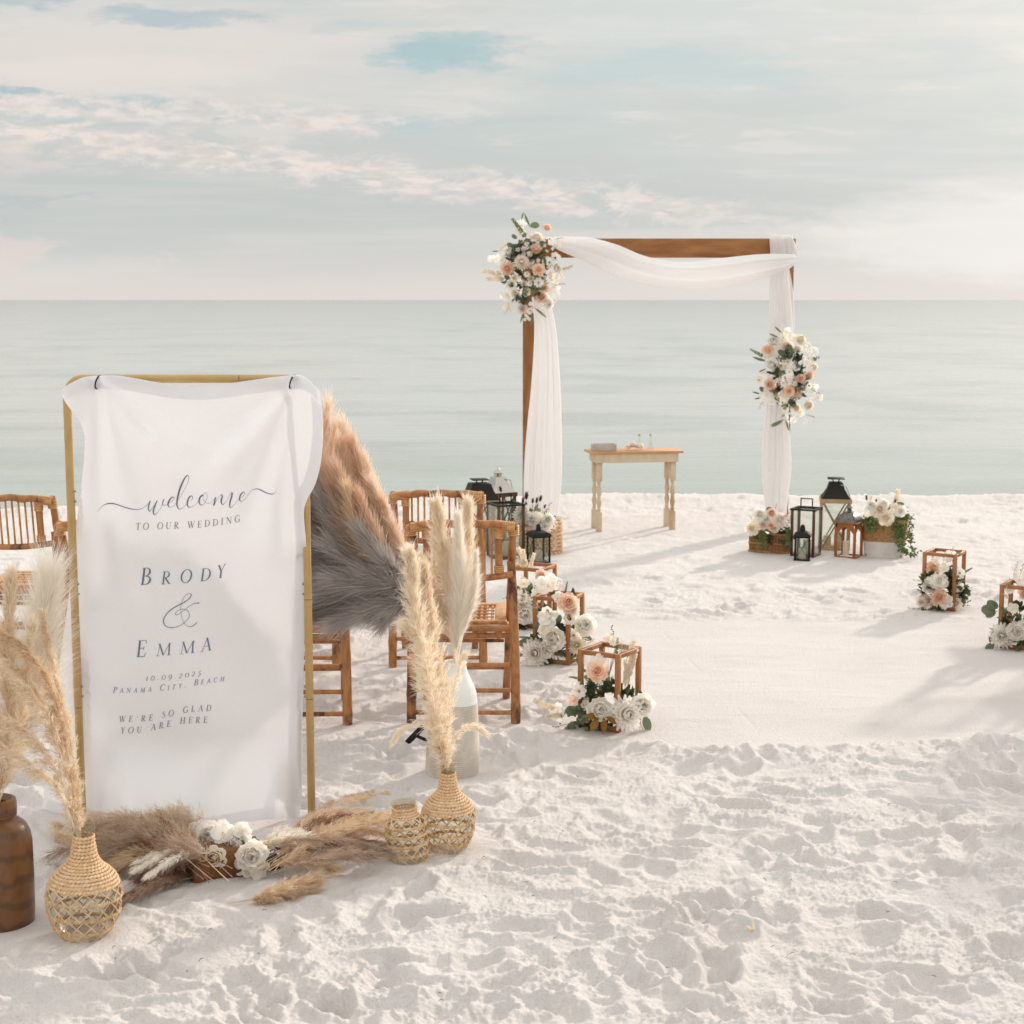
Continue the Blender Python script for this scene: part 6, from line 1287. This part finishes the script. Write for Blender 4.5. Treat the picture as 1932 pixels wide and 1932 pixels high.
bouquet('basket_flowers', 'white mums, peach roses and a cream rose filling the low wicker box', 'flower arrangement', 11.22, k7, [
 ('rose', 'c', 260, 760, 140), ('mum', 'w', 335, 620, 130), ('peony', 'p', 450, 610, 100), ('rose', 'p', 445, 730, 95), ('mum', 'w', 530, 670, 140), ('cluster', 'b', 565, 720, 110), ('mum', 'b', 370, 720, 100), ('mum', 'w', 400, 670, 110), ('orchid', 'w', 310, 680, 110), ('rose', 'p', 585, 645, 60), ('cluster', 'w', 600, 690, 100), ('mum', 'b', 480, 760, 80),
 ('darkleaf', 500, 790, 530, 740), ('broad', 380, 585, 320, 565), ('broad', 400, 580, 450, 550), ('lavender', 470, 620, 500, 520), ('grass', 540, 640, 545, 540), ('grass', 260, 680, 250, 600), ('bush', 350, 770, 360, 860), ('bush', 600, 760, 620, 850), ('twig', 395, 660, 400, 600), ('grass', 590, 640, 640, 560), ('bush', 610, 700, 640, 640),
], (430, 700), seed=4, rim=.07, fill=18, fillr=(.12, .03), fillk=('bush', 'darkleaf'), loc=(P(*k7(430, 800), 11.3).x, 11.3, .15), fillc=(P(*k7(430, 750), 11.3).x, 11.28, .15))
ivw = bpy.data.objects['basket_flowers.001']
ivy(ivw, [pp(*k7(355, 770), 11.18), pp(*k7(365, 860), 11.15), pp(*k7(375, 940), 11.14)], 50, 21); ivy(ivw, [pp(*k7(610, 760), 11.12), pp(*k7(620, 850), 11.1), pp(*k7(630, 930), 11.08)], 50, 22)
bouquet('basket_flowers', 'white chrysanthemums, one peach rose and dark bunny tail grasses in the rope basket', 'flower arrangement', 11.15, kl, [
 ('mum', 'w', 1420, 390, 170), ('mum', 'w', 1620, 480, 190), ('rose', 'p', 1470, 480, 110), ('mum', 'w', 1520, 430, 150), ('mum', 'w', 1670, 430, 130), ('peony', 'w', 1440, 340, 110), ('cluster', 'b', 1720, 480, 90), ('mum', 'w', 1580, 520, 120), ('orchid', 'c', 1560, 400, 110),
 ('tail', 1450, 420, 1465, 165), ('tail', 1420, 420, 1430, 220), ('tail', 1560, 400, 1605, 200), ('tail', 1520, 400, 1525, 225), ('tail', 1540, 400, 1565, 220), ('tail', 1610, 420, 1645, 285), ('tail', 1450, 420, 1460, 260), ('grass', 1560, 440, 1560, 250), ('grass', 1600, 420, 1620, 290), ('bleached', 1650, 430, 1690, 330), ('twig', 1640, 400, 1690, 270), ('tail', 1260, 300, 1205, 110), ('darkleaf', 1400, 350, 1390, 320),
], (1550, 430), seed=5, rim=.08, fill=20, fillr=(.13, .04), fillk=('darkleaf', 'bleached', 'fern'), loc=(P(*kl(1580, 500), 11.2).x, 11.2, .24), fillc=(P(*kl(1570, 520), 11.22).x, 11.22, .25))

# ------------------------------------------------------------------ wooden frames with flowers along the aisle
def frame_box(label, loc, rz, s=.200, H=.335, th=.021, group='square wooden frames lining the aisle'):
    t = thing('aisle_stand', label, 'frame stand', loc, rz, group)
    for sx in (-1, 1):
        for sy in (-1, 1): b = MB(); b.box((sx * (s - th) / 2, sy * (s - th) / 2, H / 2), (th, th, H), bev=.002); b.build('corner_post', M_BOXW, t)
    for z in (H - .0095, .012):
        for sg in (-1, 1):
            b = MB(); b.box((0, sg * (s - th) / 2, z), (s - 2 * th - .0005, th * .8, .019), bev=.0015); b.build('rail', M_BOXW, t)
            b = MB(); b.box((sg * (s - th) / 2, 0, z), (th * .8, s - 2 * th - .0005, .019), bev=.0015); b.build('rail', M_BOXW, t)
    return t
f1 = frame_box('square wooden stand nearest the camera, with amber leaves at its foot', (*POS['box1'], .004), R(-33))
for k, rz, lab in (('box2', -25, 'square wooden stand second in the left row, behind the nearest one'), ('box3', -26, 'square wooden stand farthest in the left row, next to the bamboo chair back'), ('box4', -32, 'square wooden stand alone on the sand bank right of the raked sand'), ('box5', -32, 'square wooden stand cut off by the right edge of the picture')):
    dup(f1, (*POS[k], .004), R(rz), lab)
k6 = lambda x, y: (849 + .2684 * x, 896.2 + .2684 * y); k8 = lambda x, y: (1650.9 + .1709 * x, 990.6 + .1709 * y)
GA = 'aisle flowers in the wooden frames'
bouquet('aisle_flowers', 'white peonies, peach rose and cosmos with amber leaves, in the frame nearest the camera', 'flower arrangement', 6.56, k6, [
 ('cosmos', 'w', 1048, 1322, 130), ('rose', 'p', 1035, 1378, 155), ('bloomlet', 'w', 1075, 1430, 80), ('cosmos', 'w', 905, 1520, 100), ('orchid', 'p', 868, 1585, 90), ('peony', 'w', 1055, 1648, 185, -.03), ('mum', 'w', 1240, 1680, 235, -.03), ('peony', 'w', 1350, 1615, 180), ('orchid', 'w', 755, 1660, 140), ('orchid', 'c', 1150, 1160, 110, .08), ('orchid', 'w', 885, 1480, 70), ('orchid', 'c', 1110, 1150, 70, .08),
 ('amber', 1040, 1700, 950, 1690, -.10), ('amber', 1040, 1710, 990, 1800, -.10), ('amber', 1080, 1710, 1085, 1810, -.11), ('amber', 1100, 1700, 1175, 1745, -.11), ('amber', 1040, 1590, 1050, 1530), ('eucalyptus', 990, 1540, 980, 1385), ('eucalyptus', 960, 1660, 800, 1680), ('eucalyptus', 940, 1700, 830, 1800), ('darkleaf', 1000, 1560, 930, 1510), ('darkleaf', 1090, 1530, 1130, 1440), ('broad', 920, 1650, 805, 1660), ('broad', 900, 1740, 820, 1790), ('broad', 1370, 1700, 1400, 1800), ('broad', 1270, 1600, 1300, 1540),
 ('fern', 930, 1440, 845, 1410), ('fern', 1165, 1270, 1180, 1160, .06), ('bush', 1020, 1560, 990, 1420), ('bleached', 1230, 1500, 1260, 1330, .05), ('bleached', 1230, 1450, 1300, 1250, .06), ('bleached', 1240, 1300, 1290, 1170, .08), ('grass', 1115, 1420, 1095, 1190, .06), ('grass', 1200, 1290, 1225, 1140, .08), ('twig', 1165, 1170, 1130, 1070, .08), ('twig', 830, 1750, 680, 1780), ('bleached', 820, 1680, 690, 1700), ('bleached', 760, 1640, 600, 1600), ('twig', 1330, 1720, 1350, 1790), ('willow', 1050, 1480, 1050, 1400), ('darkleaf', 1150, 1560, 1180, 1480), ('eucalyptus', 1120, 1500, 1100, 1400), ('darkleaf', 1330, 1580, 1370, 1520), ('bleached', 1210, 1540, 1170, 1440, .03),
], (1090, 1520), GA, rim=.09, fill=60, fillf=3, fillr=(.10, .10), seed=6, loc=(POS['box1'][0], POS['box1'][1], .09), fillc=(POS['box1'][0] - .02, 6.56, .10))
bouquet('aisle_flowers', 'white blooms and a peach rose in the second stand of the left row', 'flower arrangement', 7.80, k6, [
 ('orchid', 'w', 690, 770, 170, .02), ('cluster', 'c', 745, 770, 100), ('orchid', 'w', 640, 760, 100), ('rose', 'p', 830, 900, 150), ('mum', 'b', 860, 940, 100), ('orchid', 'w', 690, 1000, 150), ('peony', 'w', 730, 1150, 185), ('mum', 'w', 600, 1250, 195), ('cosmos', 'w', 870, 1130, 100), ('mum', 'c', 890, 1195, 130), ('anemone', 'w', 845, 1010, 100), ('peony', 'w', 940, 1060, 170), ('orchid', 'w', 760, 860, 90), ('peony', 'w', 680, 1220, 130), ('orchid', 'c', 660, 1090, 100), ('cluster', 'c', 950, 1200, 100), ('mum', 'b', 960, 1235, 70),
 ('darkleaf', 770, 870, 730, 800), ('darkleaf', 840, 860, 900, 810), ('willow', 740, 1010, 675, 940), ('broad', 730, 1060, 715, 990), ('broad', 640, 1110, 600, 1030), ('fern', 660, 1170, 645, 1060), ('broad', 760, 1050, 770, 980), ('willow', 600, 1150, 470, 1140), ('broad', 560, 1170, 475, 1190), ('broad', 540, 1240, 480, 1270), ('broad', 930, 1150, 1000, 1140), ('fern', 810, 830, 820, 755), ('bush', 870, 1110, 890, 1050), ('darkleaf', 700, 1270, 650, 1250), ('darkleaf', 830, 1280, 870, 1290), ('grass', 640, 940, 570, 900), ('eucalyptus', 750, 1080, 700, 960), ('bleached', 960, 1200, 1010, 1150), ('broad', 900, 1270, 910, 1330), ('darkleaf', 680, 1190, 660, 1130),
], (770, 1100), GA, rim=.09, fill=60, fillf=3, fillr=(.10, .10), seed=7, loc=(POS['box2'][0], POS['box2'][1], .09), fillc=(POS['box2'][0] - .02, 7.80, .10))
bouquet('aisle_flowers', 'pale blooms and white feather leaves in the frame farthest in the left row', 'flower arrangement', 8.66, k6, [
 ('rose', 'p', 640, 705, 90), ('cluster', 'c', 500, 850, 110), ('mum', 'w', 510, 900, 140), ('peony', 'w', 525, 975, 160), ('orchid', 'c', 520, 760, 90), ('orchid', 'w', 660, 760, 110), ('cosmos', 'w', 620, 840, 100), ('mum', 'w', 700, 790, 110),
 ('bleached', 540, 660, 500, 520), ('bleached', 560, 660, 590, 560), ('bleached', 510, 650, 470, 580), ('bleached', 520, 640, 530, 540), ('broad', 560, 840, 555, 750), ('broad', 490, 820, 465, 780), ('darkleaf', 490, 960, 470, 930), ('twig', 630, 640, 640, 560), ('grass', 580, 940, 560, 870), ('broad', 400, 980, 385, 950), ('darkleaf', 600, 900, 620, 860),
], (540, 850), GA, rim=.09, fill=60, fillf=3, fillr=(.09, .10), seed=8, loc=(POS['box3'][0], POS['box3'][1], .09), fillc=(POS['box3'][0] - .02, 8.66, .10))
bouquet('aisle_flowers', 'peach dahlia, white rose and cosmos in the lone stand right of the raked sand', 'flower arrangement', 9.18, k8, [
 ('cluster', 'w', 720, 375, 160, .04), ('orchid', 'w', 830, 345, 150, .04), ('orchid', 'w', 680, 380, 110, .04), ('rose', 'p', 640, 475, 170, .06), ('rose', 'w', 705, 620, 200), ('cosmos', 'w', 580, 690, 130), ('cosmos', 'w', 940, 525, 120), ('cosmos', 'w', 925, 680, 115), ('mum', 'p', 705, 795, 185, -.02), ('mum', 'b', 570, 840, 150), ('orchid', 'w', 780, 850, 180, -.02), ('rose', 'c', 890, 860, 165), ('mum', 'b', 510, 850, 110), ('orchid', 'c', 760, 480, 120), ('orchid', 'w', 590, 620, 100),
 ('bush', 980, 830, 1020, 760), ('bush', 960, 880, 1050, 850), ('bush', 860, 740, 880, 620), ('darkleaf', 770, 760, 700, 720), ('broad', 560, 930, 500, 910), ('broad', 590, 940, 640, 910), ('broad', 520, 790, 485, 800), ('twig', 480, 920, 375, 925), ('twig', 500, 930, 445, 1010), ('twig', 540, 960, 525, 1050), ('fern', 860, 390, 950, 275), ('twig', 830, 340, 875, 255), ('fern', 950, 540, 1070, 480), ('bleached', 690, 960, 720, 880), ('twig', 530, 620, 440, 600), ('grass', 860, 480, 860, 400), ('fern', 720, 540, 740, 460), ('bleached', 880, 500, 880, 400), ('darkleaf', 560, 970, 580, 1010), ('willow', 650, 940, 620, 1030), ('broad', 980, 740, 950, 680),
], (740, 740), GA, rim=.09, fill=60, fillf=3, fillr=(.10, .10), seed=9, loc=(POS['box4'][0], POS['box4'][1], .09), fillc=(POS['box4'][0] - .02, 9.18, .11))
bouquet('aisle_flowers', 'big white chrysanthemum with pale round eucalyptus leaves, in the frame cut by the right edge', 'flower arrangement', 8.12, k8, [
 ('orchid', 'w', 1560, 495, 130, .04), ('orchid', 'w', 1600, 600, 190, .04), ('orchid', 'c', 1490, 720, 110, .04), ('mum', 'w', 1400, 1220, 270), ('peony', 'w', 1560, 1170, 230), ('orchid', 'c', 1520, 920, 130), ('rose', 'p', 1650, 760, 160, .05), ('cosmos', 'w', 1640, 1100, 120),
 ('broad', 1330, 950, 1160, 930), ('broad', 1330, 960, 1220, 1010), ('broad', 1360, 900, 1220, 860), ('broad', 1350, 900, 1310, 850), ('broad', 1440, 1000, 1450, 900), ('broad', 1290, 1260, 1245, 1270), ('broad', 1310, 1310, 1215, 1390), ('eucalyptus', 1480, 1060, 1420, 920), ('darkleaf', 1540, 960, 1560, 830), ('darkleaf', 1600, 960, 1620, 800), ('darkleaf', 1520, 1050, 1490, 980), ('darkleaf', 1610, 1100, 1590, 1000), ('fern', 1560, 1000, 1550, 850), ('bush', 1500, 1330, 1540, 1390), ('bush', 1580, 1310, 1620, 1370), ('grass', 1490, 680, 1440, 560), ('twig', 1540, 500, 1580, 410), ('twig', 1600, 560, 1640, 430), ('bleached', 1480, 820, 1440, 760), ('bush', 1320, 1150, 1280, 1170),
], (1580, 1000), GA, rim=.09, fill=60, fillf=3, fillr=(.13, .11), seed=10, loc=(POS['box5'][0], POS['box5'][1], .09), fillc=(POS['box5'][0], 8.12, .11))

# ------------------------------------------------------------------ reeds, paper parcel and flowers lying before the sign
def lay(x0, y0, x1, y1, m, n=1500, L=.06, h=.02, clump=70, w=.0017, sp_=.5, arc=.0, g=.12):
    a, c = G(x0, y0, h), G(x1, y1, h); mid = (a + c) / 2 + Vector((0, 0, .02 + arc)); return dict(pts=[tuple(a), tuple(mid), tuple(c)], n=n, L=L, m=m, clump=clump, w=w, spread=sp_, grav=g, t0=.18, stem=.0015)
rr = random.Random(3); sp = []
for i in range(20):
    x1 = rr.uniform(45, 330); y1 = rr.uniform(1535, 1625) + (330 - x1) * -.02; sp.append(lay(rr.uniform(380, 440), rr.uniform(1610, 1665), x1, y1, rr.choice((F_MAUVE, F_MAUVE, F_MAUVE, F_BROWN, F_BEIGE)), 2300, .12, rr.uniform(.02, .09), 110, sp_=.8, w=.0014, arc=rr.uniform(.0, .05)))
for i in range(6): sp.append(lay(370, 1655, rr.uniform(190, 300), rr.uniform(1650, 1725), rr.choice((F_MAUVE, F_BEIGE, F_BROWN)), 1200, .06, .02, 60))
bundle('reed_pile', 'fluffy mauve brown reed grass lying behind the large demijohn', 'dried grass', tuple(G(230, 1600)), sp, 'dried grass laid before the sign')
sp = []
for i in range(18):
    x1 = rr.uniform(620, 745); y1 = rr.uniform(1535, 1640) - (x1 - 620) * .12; sp.append(lay(rr.uniform(470, 520), rr.uniform(1605, 1650), x1, y1, rr.choice((F_MAUVE, F_BROWN, F_BROWN, F_MAUVE, F_BEIGE)), 1900, .08, rr.uniform(.02, .08), 80, arc=rr.uniform(0, .03)))
for i in range(6): sp.append(lay(520, 1590, rr.uniform(690, 770), rr.uniform(1490, 1545), F_BEIGE, 900, .055, rr.uniform(.02, .05), 60, arc=.02))
bundle('reed_pile', 'dark brown and wine reed grass lying from the flowers to the woven jar', 'dried grass', tuple(G(600, 1600)), sp, 'dried grass laid before the sign')
sp = [lay(400, 1610, x1, y1, F_WHITE, 900, .045, .09, 60, w=.0019, arc=.01) for x1, y1 in ((262, 1625), (255, 1640), (300, 1600), (275, 1655), (320, 1618))] + \
     [lay(490, 1600, x1, y1, F_WHITE, 900, .045, .08, 60, w=.0019, arc=.01) for x1, y1 in ((610, 1575), (600, 1590), (560, 1570), (620, 1583))]
bundle('white_reed_spray', 'creamy white bleached sprays on both sides of the white flowers', 'dried grass', tuple(G(400, 1640)), sp, 'dried grass laid before the sign')
a = G(425, 1704)
sp = [dict(pts=[tuple(G(430, 1704, .012)), tuple(G(500, 1694, .02)), tuple(G(590, 1672, .022))], n=5200, L=.065, m=F_BEIGE, clump=240, w=.0014, spread=.75, grav=.12, t0=.32, stem=.0016, tip=.7),
      dict(pts=[tuple(G(450, 1702, .012)), tuple(G(510, 1685, .04)), tuple(G(590, 1655, .05))], n=3800, L=.06, m=F_BEIGE, clump=180, w=.0014, spread=.7, grav=.08, t0=.32, stem=.0012, tip=.7)]
bundle('loose_plume', 'single tan grass plume lying alone on the sand in front of the parcel', 'dried grass', tuple(G(500, 1695)), sp)
# kraft paper parcel
q0, q1 = G(352, 1672), G(482, 1650)
pc = thing('paper_parcel', 'brown kraft paper wrapped block half sunk in sand under the white flowers', 'parcel', ((q0.x + q1.x) / 2, (q0.y + q1.y) / 2 + .05, 0), math.atan2(q1.y - q0.y, q1.x - q0.x))
b = MB(); Lh = (q1 - q0).length / 2; n = 16; vs = []; rr = random.Random(8)
for i in range(13):
    x = -Lh + 2 * Lh * i / 12
    for k in range(n):
        a = 2 * math.pi * k / n; q = (abs(math.cos(a)) ** 4 + abs(math.sin(a)) ** 4) ** -.25; vs.append((x + rr.uniform(-.003, .003), .052 * math.cos(a) * q + rr.uniform(-.002, .002), .046 + .056 * math.sin(a) * q + rr.uniform(-.002, .002)))
fs = [(i * n + k, i * n + (k + 1) % n, (i + 1) * n + (k + 1) % n, (i + 1) * n + k) for i in range(12) for k in range(n)] + [tuple(range(n - 1, -1, -1)), tuple(12 * n + k for k in range(n))]
b.add(vs, fs); b.build('paper_wrap', M_PAPER, pc); b = MB(); b.box((.04, .012, .012), (Lh * 2.7, .09, .026), bev=.004); b.build('black_base', M_BLACK, pc)
b = MB(); b.box((-.02, .085, .085), (.09, .05, .035), bev=.006); b.build('paper_flap', M_PAPER, pc)
kf = lambda x, y: ((700 + x * .5176) / 2.12017, (3150 + y * .5176) / 2.12017)
bouquet('ground_flowers', 'white peonies and one cream rose resting on the brown paper parcel', 'flower arrangement', 4.86, kf, [
 ('peony', 'w', 270, 380, 260, .05), ('rose', 'c', 312, 540, 190, -.03), ('peony', 'w', 470, 430, 270, .02), ('peony', 'w', 585, 520, 260, -.02), ('orchid', 'w', 640, 620, 190, -.02), ('orchid', 'w', 540, 610, 180, -.02), ('orchid', 'w', 370, 350, 200, .03), ('orchid', 'w', 190, 330, 180, .06),
 ('bleached', 200, 500, 60, 520), ('bleached', 230, 560, 0, 560), ('bleached', 620, 460, 900, 400), ('orchid', 'w', 520, 330, 150, .03),
], (420, 480), seed=12, rim=.04, loc=(pc.location.x, pc.location.y, .11))
# a dry husk and small litter on the foreground sand
h = thing('dry_husk', 'small pale dry husk sticking up from the foreground sand', 'husk', tuple(G(1418, 1755, .012)), .3)
b = MB(); leaf(b, (0, 0, -.008), (.25, 0, 1), (.2, -1, 0), .038, .014, 0, .5, .3); leaf(b, (.004, 0, -.008), (-.5, .1, .7), (.2, -1, 0), .026, .012, 0, .5, .3); b.build('husk_leaf', M_BLEACH, h)
rr = random.Random(21); b = MB()
for i in range(46):
    q = G(rr.uniform(100, 1900), rr.uniform(1450, 1900), .004); a = rr.uniform(0, 6.3); l = rr.uniform(.004, .010); b.tube([q + Vector((math.cos(a) * l, math.sin(a) * l, .012)), q + Vector((0, 0, .014)), q - Vector((math.cos(a + .4) * l, math.sin(a + .4) * l, -.010))], .0009, 4)
tag(b.build('beach_litter', M_TWIG), 'tiny brown twigs and bits of weed scattered on the sand', None, kind='stuff')
